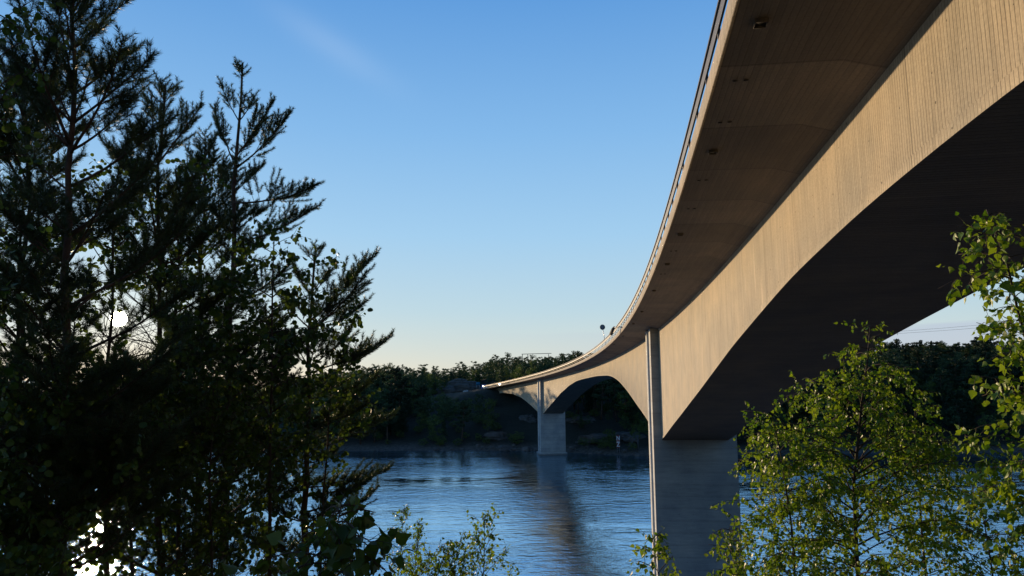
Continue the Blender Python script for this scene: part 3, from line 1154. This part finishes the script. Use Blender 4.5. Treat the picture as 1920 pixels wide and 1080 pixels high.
# ------------------------------------------------------------------ broadleaf trees on the left
kw = dict(lmat=M_LEAFD, bark=M_TWIG, cat="broadleaf tree")
broadleaf("aspen_tree", "leafy twigs of an aspen in the top left corner of the photo", trunk_px=[(-60, 1080), (-42, 500), (-22, 100), (-5, -80)], Y=4.3, env=[(-80, 60), (0, 80), (100, 80), (180, 60), (300, 70), (600, 90), (1080, 80)], leaf=.046, shape=LEAF_ROUND, nb=40, dens=.55, rtr=.03, droop=.45, extra=[((-22, 130), (72, 18), .1), ((-20, 60), (55, -30), 0), ((-24, 220), (38, 120), .1), ((-18, 20), (62, 40), -.2), ((-25, 190), (60, 85), .2)], **kw)
broadleaf("alder_tree", "dark alder around the low sun, right of the tallest pine trunk", trunk_px=[(200, 1080), (205, 700), (225, 300)], Y=7.2, env=[(290, 30), (380, 110), (500, 150), (560, 110), (640, 110), (760, 160), (900, 160), (1080, 110)], leaf=.052, shape=LEAF_ROUND, nb=70, rtr=.04, droop=.3, dens=.62, **kw)
broadleaf("alder_tree", "dark leafy alder in front of the pale stemmed pine", trunk_px=[(335, 1080), (330, 700), (330, 310)], Y=8.2, env=[(300, 35), (380, 90), (500, 125), (700, 150), (900, 130), (1080, 100)], leaf=.055, shape=LEAF_ROUND, nb=66, rtr=.04, droop=.3, dens=.85, **kw)
broadleaf("alder_tree", "dark alder filling the left frame edge under the young pine", trunk_px=[(10, 1080), (25, 700), (50, 330)], Y=6.2, env=[(320, 30), (420, 100), (600, 140), (800, 160), (1080, 150)], leaf=.052, shape=LEAF_ROUND, nb=70, rtr=.04, droop=.3, dens=.58, **kw)
broadleaf("aspen_tree", "round leaved aspen between the pointed pine and the lower pine", trunk_px=[(505, 1080), (505, 800), (515, 420)], Y=7.8, env=[(410, 30), (460, 75), (540, 110), (640, 140), (760, 140), (900, 90), (1080, 50)], leaf=.06, shape=LEAF_ROUND, nb=74, rtr=.035, droop=.4, dens=.85, **kw)
broadleaf("alder_tree", "dark bushy alder below the lower pine's right hand branches", trunk_px=[(600, 1080), (610, 900), (625, 640)], Y=8.6, env=[(630, 25), (690, 70), (760, 80), (840, 75), (900, 45), (1080, 30)], leaf=.055, shape=LEAF_ROUND, nb=50, rtr=.03, droop=.3, dens=.85, **kw)
broadleaf("alder_bush", "dark alder bush at the bottom left corner", trunk_px=[(60, 1150), (70, 900), (80, 700)], Y=5.4, env=[(690, 40), (760, 130), (900, 190), (1080, 200)], leaf=.05, shape=LEAF_ROUND, nb=60, rtr=.03, droop=.2, dens=1.05, **kw)
broadleaf("alder_bush", "dark alder bush around the foot of the pointed pine", trunk_px=[(400, 1150), (395, 900), (400, 690)], Y=7.0, env=[(680, 40), (740, 100), (840, 130), (960, 90), (1080, 60)], leaf=.05, shape=LEAF_ROUND, nb=50, rtr=.03, droop=.2, dens=1.0, **kw)
broadleaf("alder_bush", "dark alder bush above the sun glitter on the water", trunk_px=[(250, 1150), (245, 900), (240, 660)], Y=6.4, env=[(650, 40), (720, 110), (820, 150), (900, 140), (960, 60), (1080, 25)], leaf=.05, shape=LEAF_ROUND, nb=56, rtr=.03, droop=.2, dens=1.05, **kw)
broadleaf("linden_sapling", "close dark sapling with big hanging leaves at the bottom", trunk_px=[(590, 1300), (610, 1120), (640, 945)], Y=2.35, env=[(930, 50), (980, 100), (1040, 120), (1120, 130)], leaf=.05, shape=LEAF_BIRCH, nb=34, rtr=.012, droop=.8, dens=.55, vmax=1150, up=.3, **kw)

# ------------------------------------------------------------------ saplings at the bottom, birches on the right
kb = dict(lmat=M_LEAFB, bark=M_TWIG)
broadleaf("willow_sapling", "small upright green sapling alone against the water at the bottom", cat="sapling", trunk_px=[(905, 1150), (908, 1050), (908, 968)], Y=9.5, env=[(960, 6), (990, 22), (1030, 42), (1080, 56), (1150, 60)], leaf=.045, shape=LEAF_SMALL, nb=28, rtr=.014, droop=.0, up=.9, dens=.7, **kb)
broadleaf("willow_sapling", "low green sapling just left of the upright sapling at the bottom", cat="sapling", trunk_px=[(860, 1170), (856, 1090), (850, 1025)], Y=9.5, env=[(1018, 6), (1050, 24), (1090, 40), (1150, 50)], leaf=.045, shape=LEAF_SMALL, nb=32, rtr=.012, droop=.0, up=.9, dens=.7, **kb)
broadleaf("willow_sapling", "thin tall sapling right of the close dark leaves at the bottom", cat="sapling", trunk_px=[(742, 1170), (748, 1060), (758, 952)], Y=10.5, env=[(946, 6), (980, 16), (1030, 22), (1080, 30), (1150, 40)], leaf=.04, shape=LEAF_SMALL, nb=34, rtr=.014, droop=.0, up=.9, dens=.6, **kb)
broadleaf("willow_sapling", "thin sapling with few leaves, second to the right of the close dark leaves", cat="sapling", trunk_px=[(770, 1170), (778, 1070), (787, 975)], Y=10.5, env=[(970, 5), (1000, 10), (1050, 18), (1080, 26), (1150, 40)], leaf=.04, shape=LEAF_SMALL, nb=26, rtr=.012, droop=.0, up=.9, dens=.55, **kb)
broadleaf("willow_bush", "low leafy bush cut by the bottom edge below the thin saplings", cat="bush", trunk_px=[(800, 1200), (800, 1120), (805, 1040)], Y=9.0, env=[(1035, 10), (1060, 50), (1100, 70), (1160, 80)], leaf=.042, shape=LEAF_SMALL, nb=34, rtr=.014, droop=.0, up=.7, dens=.6, vmax=1160, **kb)

broadleaf("birch_tree", "largest sunlit birch standing in front of the near pier's right side", cat="birch", trunk_px=[(1622, 1250), (1606, 1000), (1600, 860), (1618, 740), (1632, 614)], Y=7.5,
          env=[(606, 14), (640, 50), (690, 80), (740, 90), (800, 120), (880, 170), (980, 180), (1080, 170), (1150, 170)], leaf=.043, nb=92, rtr=.04, droop=.95, dens=1.0, up=.75, vmax=1150, extra=[((1630, 690), (1716, 640), .2), ((1625, 700), (1545, 700), -.2), ((1620, 740), (1570, 690), 0)], **kb)
broadleaf("birch_tree", "smaller sunlit birch left of the largest birch, close to the pier", cat="birch", trunk_px=[(1500, 1250), (1486, 1000), (1470, 880), (1450, 790)], Y=7.0,
          env=[(775, 10), (800, 40), (850, 60), (920, 75), (1000, 80), (1080, 90), (1150, 90)], leaf=.043, nb=56, rtr=.028, droop=.6, dens=.9, up=.6, vmax=1150, extra=[((1470, 900), (1408, 870), .1), ((1480, 950), (1390, 895), 0)], **kb)
broadleaf("birch_tree", "birch with thinning crown right of the largest birch, water behind", cat="birch", trunk_px=[(1740, 1250), (1735, 1050), (1725, 900), (1716, 770)], Y=7.9,
          env=[(760, 14), (810, 55), (880, 75), (960, 80), (1080, 85), (1150, 90)], leaf=.043, nb=60, rtr=.03, droop=.7, dens=.75, up=.6, vmax=1150, **kb)
broadleaf("birch_tree", "nearest birch reaching in from the right frame edge with the biggest leaves", cat="birch", trunk_px=[(2010, 1300), (1975, 950), (1945, 720), (1905, 560), (1850, 392)], Y=4.9,
          env=[(385, 14), (430, 55), (500, 85), (560, 75), (640, 70), (740, 95), (850, 100), (950, 100), (1080, 90)], leaf=.055, nb=150, rtr=.028, droop=.8, dens=.7, up=.5, vmax=1150, extra=[((1880, 500), (1752, 505), .1), ((1935, 680), (1812, 575), 0), ((1950, 760), (1850, 660), .1), ((1965, 900), (1800, 880), .2)], **kb)
broadleaf("birch_sapling", "shaded birch sapling low at the right edge, under the nearest birch", cat="sapling", trunk_px=[(1880, 1250), (1860, 1080), (1835, 920)], Y=6.0,
          env=[(910, 14), (960, 50), (1020, 80), (1080, 100), (1150, 110)], leaf=.042, nb=40, rtr=.02, droop=.5, dens=.7, up=.6, vmax=1150, **kb)
broadleaf("birch_sapling", "thin leafy birch sapling in front of the near pier's left edge", cat="sapling", trunk_px=[(1250, 1220), (1238, 1100), (1222, 1000)], Y=5.6,
          env=[(992, 8), (1030, 22), (1080, 34), (1150, 50)], leaf=.042, nb=20, rtr=.01, droop=.4, dens=.6, up=.7, vmax=1150, **kb)
broadleaf("birch_sapling", "birch sapling in front of the near pier's shaded face", cat="sapling", trunk_px=[(1385, 1220), (1376, 1100), (1368, 988)], Y=6.2,
          env=[(980, 6), (1010, 30), (1050, 45), (1100, 60), (1150, 70)], leaf=.042, nb=30, rtr=.012, droop=.4, dens=.7, up=.6, vmax=1150, **kb)


# ------------------------------------------------------------------ far shore trees
def far_mesh_pine(seed):
    g = np.random.default_rng(seed)
    mb = MB()
    lean = g.normal(size=2) * .04
    T = np.array([(lean[0] * u + .012 * math.sin(5 * u + seed), lean[1] * u, u) for u in np.linspace(0, .97, 7)])
    mb.tube(T, np.linspace(.020, .006, 7), sides=6)
    C = []
    nb = 18
    for k in range(nb):
        h = .42 + .55 * (k + .5) / nb
        r = (.20 * math.sin(PI * min(1, (h - .30) / .78)) ** .7 + .03) * g.uniform(.5, 1.25)
        ph = k * 2.4 + g.uniform(-.5, .5)
        p = np.array([np.interp(h, T[:, 2], T[:, 0]), np.interp(h, T[:, 2], T[:, 1]), h])
        q = p + np.array([math.cos(ph) * r, math.sin(ph) * r, .05 + .04 * g.normal()])
        mb.tube([p, (p + q) / 2 + np.array([0, 0, .005]), q], .006, .003, sides=4)
        C.append((q, g.uniform(.05, .09)))
        C.append((p * .45 + q * .55, g.uniform(.04, .06)))
    C.append((T[-1], .05))
    return mb, tris_in(C, g, 75, .026, .6)


def far_mesh_spruce(seed):
    g = np.random.default_rng(seed)
    mb = MB()
    mb.tube([(0, 0, 0), (.004, 0, .5), (0, 0, .99)], [.018, .01, .003], sides=6)
    C = []
    nl = 20
    for k in range(nl):
        h = .10 + .88 * (k + .3) / nl
        R0 = (.165 * (1 - h) ** .85 + .008) * g.uniform(.8, 1.15)
        m = 8 if h < .8 else 4
        for j in range(m):
            ph = j * 2 * PI / m + k * .8 + g.uniform(-.3, .3)
            r = R0 * g.uniform(.6, 1.1)
            for f_ in ((.35, .7, 1.0) if r > .05 else (.6, 1.0)):
                C.append((np.array([math.cos(ph) * r * f_, math.sin(ph) * r * f_, h - .30 * r * f_ + .02]), .022))
    return mb, tris_in(C, g, 6, .030, .5)


def far_mesh_broad(seed):
    g = np.random.default_rng(seed)
    mb = MB()
    mb.tube([(0, 0, 0), (.01, .01, .3), (0, .02, .75)], [.022, .016, .006], sides=6)
    C = []
    for k in range(46):
        d_ = g.normal(size=3)
        d_ /= np.linalg.norm(d_)
        rr = g.uniform(.55, 1.0)
        c_ = np.array([d_[0] * .27 * rr, d_[1] * .27 * rr, .57 + d_[2] * .38 * rr])
        if k % 4 == 0:
            mb.tube([(0, .01, .35), c_ * .6 + np.array([0, 0, .18]), c_], .007, .003, sides=4)
        C.append((c_, g.uniform(.055, .10)))
    return mb, tris_in(C, g, 46, .028, .8)


def tris_in(C, g, n, size, flat):
    P, S = [], []
    for c_, r in C:
        q = g.normal(size=(n, 3))
        q /= np.linalg.norm(q, axis=1)[:, None] + 1e-9
        q *= (g.uniform(0, 1, n) ** .45)[:, None] * r
        q[:, 2] *= flat
        P.append(c_ + q)
    P = np.concatenate(P)
    m = len(P)
    a = g.normal(size=(m, 3))
    a /= np.linalg.norm(a, axis=1)[:, None]
    b = np.cross(a, g.normal(size=(m, 3)))
    b /= np.linalg.norm(b, axis=1)[:, None] + 1e-9
    s_ = size * g.uniform(.6, 1.3, m)[:, None]
    return np.stack([P - a * s_ * .6, P + a * s_ * .6, P + b * s_], 1).reshape(-1, 3)


FAR = {}
for kind, fn, fm, km in (("pine_tree", far_mesh_pine, M_FARP, "pine"), ("spruce_tree", far_mesh_spruce, M_FARS, "spruce"), ("broadleaf_tree", far_mesh_broad, M_FARB, "broadleaf tree")):
    FAR[kind] = []
    for v in range(4):
        mb, V = fn(11 + v * 7)
        tm = mb.mesh("trunk", M_BARK)
        cm = np_mesh("crown", V, [np.arange(len(V)).reshape(-1, 3)], fm)
        FAR[kind].append((tm, cm, V, km))


def zone(u, v):
    if u < 690:
        return "seen through the dark trees on the left"
    if u < 905:
        return "on the wooded slope left of the bridge's far end"
    if u < 1215:
        return "behind and above the bridge's far spans"
    return "on the wooded hill right of the near pier"


LBL = {"pine_tree": "dark irregular pine", "spruce_tree": "dark pointed spruce", "broadleaf_tree": "round crowned green tree"}
g = np.random.default_rng(21)
cand = []
for y in np.arange(232, 500, 6.5):
    for x in np.arange(-330, 420, 6.5):
        X, Yy = x + g.uniform(-3, 3), y + g.uniform(-3, 3)
        ys_ = float(np.interp(X, SHX, SHY))
        if Yy < ys_ + 8 or Yy > ys_ + 250:
            continue
        cand.append((X, Yy, ys_))
road_pts = np.array([bp(s, -W / 2, 0) for s in np.arange(150, 340, 3.0)])
picked = []
for X, Yy, ys_ in cand:
    u = 960 + F * X / Yy
    if u < -60 or u > 2000:
        continue
    dd = np.hypot(road_pts[:, 0] - X, road_pts[:, 1] - Yy)
    j = int(dd.argmin())
    dmin = dd[j]
    z = tz(X, Yy)
    if dmin < 11 or (Yy - ys_ > 110 and g.uniform() < (.35 if u < 850 or u > 1215 else .05)):
        continue
    H = g.uniform(11, 18)
    k = g.uniform()
    kind = "pine_tree" if k < .5 else ("spruce_tree" if k < .72 else "broadleaf_tree")
    if kind == "broadleaf_tree":
        H *= .8
    # keep the bare rock under the far pier and the view of the road open
    if 905 < u < 1215 and Yy - ys_ < 30:
        if g.uniform() < .5:
            continue
        H *= .5
        kind = "broadleaf_tree" if g.uniform() < .6 else kind
    hor = 700.8 - .00796 * (u - 960)
    vt = np.interp(u, SKY_PX[:, 0], SKY_PX[:, 1]) + g.normal() * 9 + (2 if u < 850 or u > 1215 else 3)
    vt = max(vt, np.interp(u, SKY_PX[:, 0], SKY_PX[:, 1]) - (7 if not 955 < u < 1045 else -4))
    top = HCAM + (hor - vt) / F * Yy
    if 800 < u < 925 and Yy < 372:
        top = min(top, HCAM + (hor - (742 + g.uniform(-4, 14))) / F * Yy)
    if u < 800 and Yy < 300:
        top = min(top, HCAM + (hor - 712) / F * Yy)
    if u < 600:
        top = min(top, max(3.0, (Yy - 112) * .074))
    H = min(H, (top - z) * g.uniform(.62, 1.06))
    if H < 2.2:
        continue
    picked.append((X, Yy, z, H, kind, u))
picked.sort(key=lambda q: (0 if 640 < q[5] < 1215 or 1400 < q[5] < 1930 else 1, q[1]))
# individuals: the front rows and the skyline of what the photo shows openly
vis = [q for q in picked if 640 < q[5] < 1215 or 1400 < q[5] < 1930]
sky_rows = sorted(vis, key=lambda q: (q[2] + q[3] - HCAM) / q[1], reverse=True)[:170]
ids = {id(q) for q in sky_rows}
front = [q for q in sorted(vis, key=lambda q: -q[3] / q[1]) if id(q) not in ids][:125]
indiv = sky_rows + front
ids = {id(q) for q in indiv}
for X, Yy, z, H, kind, u in indiv:
    tm, cm, V, km = FAR[kind][int(g.integers(4))]
    zn = zone(u, 0)
    r = empty(kind, (X, Yy, z - .2), LBL[kind] + " " + zn, km, km + "s " + zn)
    r.rotation_euler = (0, 0, g.uniform(0, 6.28))
    sw = H * g.uniform(.9, 1.15)
    r.scale = (sw, sw, H)
    link("trunk", tm, r)
    link("crown", cm, r)
rest = [q for q in picked if id(q) not in ids]
for q in range(4600):
    X, Yy = g.uniform(-330, 420), g.uniform(222, 480)
    ys_ = float(np.interp(X, SHX, SHY))
    if Yy < ys_ + 5 or np.hypot(road_pts[:, 0] - X, road_pts[:, 1] - Yy).min() < 7:
        continue
    u = 960 + F * X / Yy
    if u < 420 or u > 2000:
        continue
    if 895 < u < 1215 and Yy < ys_ + 26 and mnoise.noise(Vector((X * .06, Yy * .06, 3))) > .12:
        continue
    hb = g.uniform(1.8, 4.6)
    if 835 < u < 930 and Yy < 376:
        hb = min(hb, HCAM - (744 - 700.8 + .00796 * (u - 960)) / F * Yy - tz(X, Yy) + .5)
        if hb < .8:
            continue
    rest.append((X, Yy, tz(X, Yy) - .5, hb, "broadleaf_tree", u, 1.9))
parts = {k: [] for k in FAR}
for X, Yy, z, H, kind, u, *wd in rest:
    wf = wd[0] if wd else 1.1
    V = FAR[kind][int(g.integers(4))][2].reshape(-1, 3, 3)
    V = V[g.permutation(len(V))[:len(V) // 2]].reshape(-1, 3)
    a = g.uniform(0, 6.28)
    ca, sa = math.cos(a), math.sin(a)
    Q = np.stack([(V[:, 0] * ca - V[:, 1] * sa) * H * wf + X, (V[:, 0] * sa + V[:, 1] * ca) * H * wf + Yy, V[:, 2] * H + z], -1)
    parts[kind].append(Q)
allV, fm = [], []
for j, k in enumerate(parts):
    if parts[k]:
        q = np.concatenate(parts[k])
        allV.append(q)
        fm.append(np.full(len(q) // 3, j))
allV = np.concatenate(allV)
o = link("forest", np_mesh("forest", allV, [np.arange(len(allV)).reshape(-1, 3)], [M_FARP, M_FARS, M_FARB], fmat=np.concatenate(fm)))
tag(o, "dense dark forest covering the far shore's slopes", "forest", kind="stuff")
print("far trees", len(indiv), "rest", len(rest), len(allV) // 3)


# ------------------------------------------------------------------ rocks on the far shore
import bmesh


def rock_mesh(seed, flat=.6, sub=4, rough=.35):
    bm = bmesh.new()
    bmesh.ops.create_icosphere(bm, subdivisions=sub, radius=1)
    o_ = Vector((seed * 3.7, seed * 1.3, seed * 7.1))
    for v in bm.verts:
        n = v.co.normalized()
        a = mnoise.noise(n * 1.1 + o_) * .5 + mnoise.noise(n * 2.6 + o_) * .28 + mnoise.noise(n * 6 + o_) * .10
        k = 1 + rough * 1.6 * a
        v.co = Vector((n.x * k, n.y * k, n.z * k * flat))
        q = .22
        v.co.z = v.co.z * .5 + (round(v.co.z / q) * q) * .5
    me = bpy.data.meshes.new("rock")
    bm.to_mesh(me)
    bm.free()
    me.materials.append(M_ROCK)
    return me


ROCKS = [rock_mesh(i, .65, 3) for i in range(5)]
g = np.random.default_rng(5)


def boulder(u, dt, r, label, group=None, name="boulder"):
    x = (u - 960) / F * 238
    ysh = float(np.interp(x, SHX, SHY))
    y = ysh + dt
    x = (u - 960) / F * y
    z = tz(x, y)
    o = link(name, ROCKS[int(g.integers(5))])
    o.location = (x, y, max(z, -.1) + r * .12)
    o.rotation_euler = (0, 0, g.uniform(0, 6.28))
    o.scale = (r * g.uniform(.8, 1.3), r * g.uniform(.8, 1.2), r * g.uniform(.7, 1.1))
    tag(o, label, "boulder" if name == "boulder" else "rock", group)
    return o


boulder(985, 1.5, 1.9, "largest pale boulder at the waterline just left of the far pier")
for u in np.concatenate([g.uniform(700, 1000, 26), g.uniform(920, 1002, 12)]):
    boulder(float(u), g.uniform(-.5, 6), g.uniform(.35, .95), "small grey boulder on the far shoreline left of the far pier", "boulders along the far shoreline left of the far pier")
for u in g.uniform(1066, 1214, 22):
    boulder(float(u), g.uniform(-.5, 8), g.uniform(.4, 1.1), "grey boulder on the far shoreline between the two piers", "boulders along the far shoreline between the piers")


def slab(u, Y, w, h, label, seed):
    x = (u - 960) / F * Y
    o = link("rock_slab", rock_mesh(seed, .7, 5, .55))
    o.location = (x, Y, tz(x, Y) - h * .45)
    o.scale = (w / 2, w / 2 * .8, h)
    o.rotation_euler = (R(8), 0, seed)
    tag(o, label, "rock")


slab(935, 262, 13, 3.4, "broad rounded rock slab on the slope left of the far pier", 3.2)
slab(950, 249, 9, 1.6, "low broken rock slab near the shore left of the far pier", 7.7)
slab(985, 278, 12, 3.0, "bare rock slab high on the slope behind the far pier", 5.1)
slab(1110, 250, 14, 3.2, "dark rock slab under the main arch, right of the far pier", 9.4)
slab(1180, 246, 13, 3.0, "dark rock slab under the main arch beside the near pier", 12.9)
slab(1085, 268, 12, 3.0, "rock slab up the slope under the middle of the main arch", 15.3)

x, y = (862 - 960) / F * 392, 392
o = link("rock_outcrop", rock_mesh(21.0, 1.0, 5, .4))
o.location = (x, y, 17.5)
o.scale = (11, 6, 6.2)
tag(o, "bare rock outcrop rising beside the road beyond the bridge's far end", "rock")
x, y = (835 - 960) / F * 388, 388
o = link("rock_outcrop", rock_mesh(24.0, 1.0, 4, .4))
o.location = (x, y, 16.5)
o.scale = (7, 5, 4.2)
tag(o, "smaller lower rock outcrop left of the big outcrop by the road", "rock")


# ------------------------------------------------------------------ road traffic and signs at the far end
def car_mesh(prof, width, bevel=.06):
    """side outline (y, z) swept across the width, sides drawn in towards the top"""
    n = len(prof)
    V, F4 = [], []
    lat = [-1, -.93, .93, 1]
    zmax = max(p[1] for p in prof)
    for i_, l_ in enumerate(lat):
        for yy, zz in prof:
            tuck = 1 - .16 * max(0, (zz - .75) / max(.1, zmax - .75))
            sh = .05 if abs(l_) == 1 else 0
            V.append((l_ * width / 2 * tuck, yy * (1 - sh * .3), zz - (sh if zz > .5 else -sh)))
    for a in range(3):
        for i_ in range(n):
            j_ = (i_ + 1) % n
            F4.append((a * n + i_, a * n + j_, (a + 1) * n + j_, (a + 1) * n + i_))
    return V, F4, n


def vehicle(name, label, cat, s, lat, paint, prof, wid, glass, wheels, wr, heading=0.0):
    p = bp(s, lat, .14)
    root = empty(name, tuple(p), label, cat)
    T = float(np.interp(s, _S, _T))
    root.rotation_euler = (0, 0, T + heading)
    V, F4, n = car_mesh(prof, wid)
    bm = bmesh.new()
    vs = [bm.verts.new(v) for v in V]
    for f in F4:
        bm.faces.new([vs[i_] for i_ in f])
    bm.faces.new(vs[:n][::-1])
    bm.faces.new(vs[3 * n:])
    bmesh.ops.recalc_face_normals(bm, faces=bm.faces[:])
    me = bpy.data.meshes.new("body")
    bm.to_mesh(me)
    bm.free()
    me.materials.append(paint)
    link("body", me, root)
    for nm, pts in glass:
        mb = MB()
        mb.add(pts, [(0, 1, 2, 3)])
        mb.add([(x_, y_, z_) for x_, y_, z_ in pts], [(3, 2, 1, 0)])
        mb.build(nm, M_GLASS, root)
    for wy in wheels:
        for sx in (-1, 1):
            mb = MB()
            mb.tube([(sx * (wid / 2 - .20), wy, wr), (sx * (wid / 2 + .01), wy, wr)], wr, sides=18)
            w_ = mb.build("wheel", M_TYRE, root, False)
            mb = MB()
            mb.tube([(sx * (wid / 2 - .02), wy, wr), (sx * (wid / 2 + .025), wy, wr)], wr * .6, sides=14)
            mb.build("rim", M_GALV, w_)
    y0 = min(p_[0] for p_ in prof)
    for sx in (-1, 1):
        mb = MB()
        mb.box((sx * wid * .36, y0 - .005, .66), (.32, .06, .15))
        mb.build("headlight", M_WHITE, root)
    return root


SEDAN = [(-2.15, .35), (-2.2, .62), (-2.05, .78), (-1.15, .92), (-.45, 1.40), (.75, 1.44), (1.55, 1.02), (2.1, .96), (2.2, .6), (2.1, .35), (0, .25)]


def car_glass(w):
    h = w / 2
    return [("windscreen", [(-h * .80, -1.17, .97), (h * .80, -1.17, .97), (h * .74, -.52, 1.40), (-h * .74, -.52, 1.40)]),
            ("side_window", [(-h * .965, -.95, 1.0), (-h * .965, 1.25, 1.02), (-h * .90, .70, 1.36), (-h * .90, -.42, 1.34)]),
            ("side_window", [(h * .965, -.95, 1.0), (h * .965, 1.25, 1.02), (h * .90, .70, 1.36), (h * .90, -.42, 1.34)])]


vehicle("parked_car", "white car farthest along the road, left of the bridge's far end", "car", 300, -1.0, M_WHITE, SEDAN, 1.8, car_glass(1.8), (-1.35, 1.35), .32, R(35))
vehicle("car", "white car in front of the blue van at the bridge's far end", "car", 256, 1.2, M_WHITE, SEDAN, 1.8, car_glass(1.8), (-1.35, 1.35), .32)
vehicle("car", "white car nearest on the bridge deck, right of the blue van", "car", 236, -1.6, M_WHITE, SEDAN, 1.8, car_glass(1.8), (-1.35, 1.35), .32)
VAN = [(-2.6, .4), (-2.65, 1.0), (-2.2, 1.25), (-1.7, 2.2), (-1.4, 2.45), (2.6, 2.5), (2.65, .4)]
vehicle("van", "bright blue van at the bridge's far end under the teal sign", "van", 268, -1.6, M_BLUE, VAN, 2.1,
        [("windscreen", [(-.86, -2.21, 1.32), (.86, -2.21, 1.32), (.78, -1.74, 2.12), (-.78, -1.74, 2.12)])], (-1.7, 1.6), .36)
p = bp(272, .6, .1)
sg = empty("road_sign", tuple(p), "teal rectangular road sign on two posts above the blue van", "road sign")
for dx in (-.7, .7):
    mb = MB()
    mb.tube([(dx, 0, -.5), (dx, 0, 3.2)], .05, sides=8)
    mb.build("post", M_GALV, sg)
mb = MB()
mb.box((0, -.08, 3.3), (2.0, .05, 1.4))
mb.build("sign_plate", M_TEAL, sg)

# power pylon: four thin posts under one long crossbeam
pY = 440.0
top = at(979, 664, pY)
pyl = empty("power_pylon", (at(1003, 664, pY).x, pY, tz(at(1003, 664, pY).x, pY)), "thin power pylon of four posts under a long crossbeam above the treetops", "pylon")
o0 = np.array(pyl.location)
for u in (979.5, 989.5, 999, 1028.5):
    q = np.array(at(u, 664, pY))
    mb = MB()
    mb.tube([(q[0], q[1], o0[2] - 1), q], .22, sides=6)
    w_ = mb.build("post", M_RAIL, pyl)
    w_.matrix_parent_inverse = Matrix.Translation(pyl.location).inverted()
mb = MB()
a, b = np.array(at(978, 664, pY)), np.array(at(1034, 662.5, pY))
mb.tube([a, b], .2, sides=6)
w_ = mb.build("crossbeam", M_RAIL, pyl)
w_.matrix_parent_inverse = Matrix.Translation(pyl.location).inverted()
for k, (v0, v1, lab) in enumerate(((618, 605.5, "upper of the two thin power cables crossing the sky right of the near span"), (621.0, 612.5, "lower of the two thin power cables crossing the sky right of the near span"))):
    a, b = np.array(at(1560, v0 + 10.5, 330)), np.array(at(2060, v1 - 20, 330))
    u_ = np.linspace(0, 1, 20)[:, None]
    pts = a + (b - a) * u_ - np.array([0, 0, 1.0]) * (1.2 * 4 * u_ * (1 - u_))
    mb = MB()
    mb.tube(pts, .05, sides=5)
    tag(mb.build("power_cable", M_BLACK), lab, "cable")

# letter board and frame on the far shore
q = at(1159, 828, 233)
z0 = tz(q.x, 233)
br_ = empty("letter_board", (q.x, 233, z0), "narrow upright board with white letters on the far shore under the main arch", "sign board")
zc = q.z - z0
for dx in (-.35, .35):
    mb = MB()
    mb.box((dx, .10, (zc + 2.0) / 2 - .25), (.1, .1, zc + 2.0 + .5))
    mb.build("post", M_GALV, br_)
mb = MB()
mb.box((0, 0, zc), (1.12, .06, 4.1))
mb.build("board", M_DRED, br_)
mb = MB()
mb.box((0, -.045, zc + .12), (.98, .02, .16))
mb.build("divider", M_WHITE, br_)


def letter(ch, size, loc, mat, parent, sx=1.0):
    c_ = bpy.data.curves.new("letter", 'FONT')
    c_.body = ch
    c_.size = size
    c_.extrude = .012
    c_.offset = .05
    c_.align_x = 'CENTER'
    c_.align_y = 'CENTER'
    tmp = bpy.data.objects.new("letter", c_)
    COL.objects.link(tmp)
    dg = bpy.context.evaluated_depsgraph_get()
    me = bpy.data.meshes.new_from_object(tmp.evaluated_get(dg))
    bpy.data.objects.remove(tmp)
    me.materials.clear()
    me.materials.append(mat)
    o_ = link("letter", me, parent)
    o_.rotation_euler = (PI / 2, 0, 0)
    o_.location = loc
    o_.scale = (sx, 1, 1)
    return o_


letter("N", 1.9, (0, -.05, zc + 1.1), M_WHITE, br_, .8)
letter("Z", 2.1, (0, -.05, zc - 1.0), M_WHITE, br_, .8)

q0, q1 = at(1195.5, 842, 233), at(1195.5, 815, 233)
fr = empty("steel_frame", tuple((q0.x, q0.y, tz(q0.x, 233))), "thin steel post with a diagonal brace on the far shore beside the letter board", "frame")
o0 = np.array(fr.location)
mb = MB()
mb.box(((q1.x - o0[0]), 0, (q1.z - o0[2]) / 2 - .3), (.34, .34, q1.z - o0[2] + .6))
mb.build("post", M_RAIL, fr)
a, b = np.array(at(1171, 834, 233)) - o0, np.array(at(1195, 817, 233)) - o0
a[2] = min(a[2], tz(float(a[0] + o0[0]), 233) - o0[2])
mb = MB()
mb.tube([a, b], .13, sides=6)
mb.build("brace", M_RAIL, fr)
a, b = np.array(at(1181, 826, 233)) - o0, np.array(at(1194, 838, 233)) - o0
mb = MB()
mb.tube([a, b], .08, sides=6)
mb.build("brace", M_RAIL, fr)
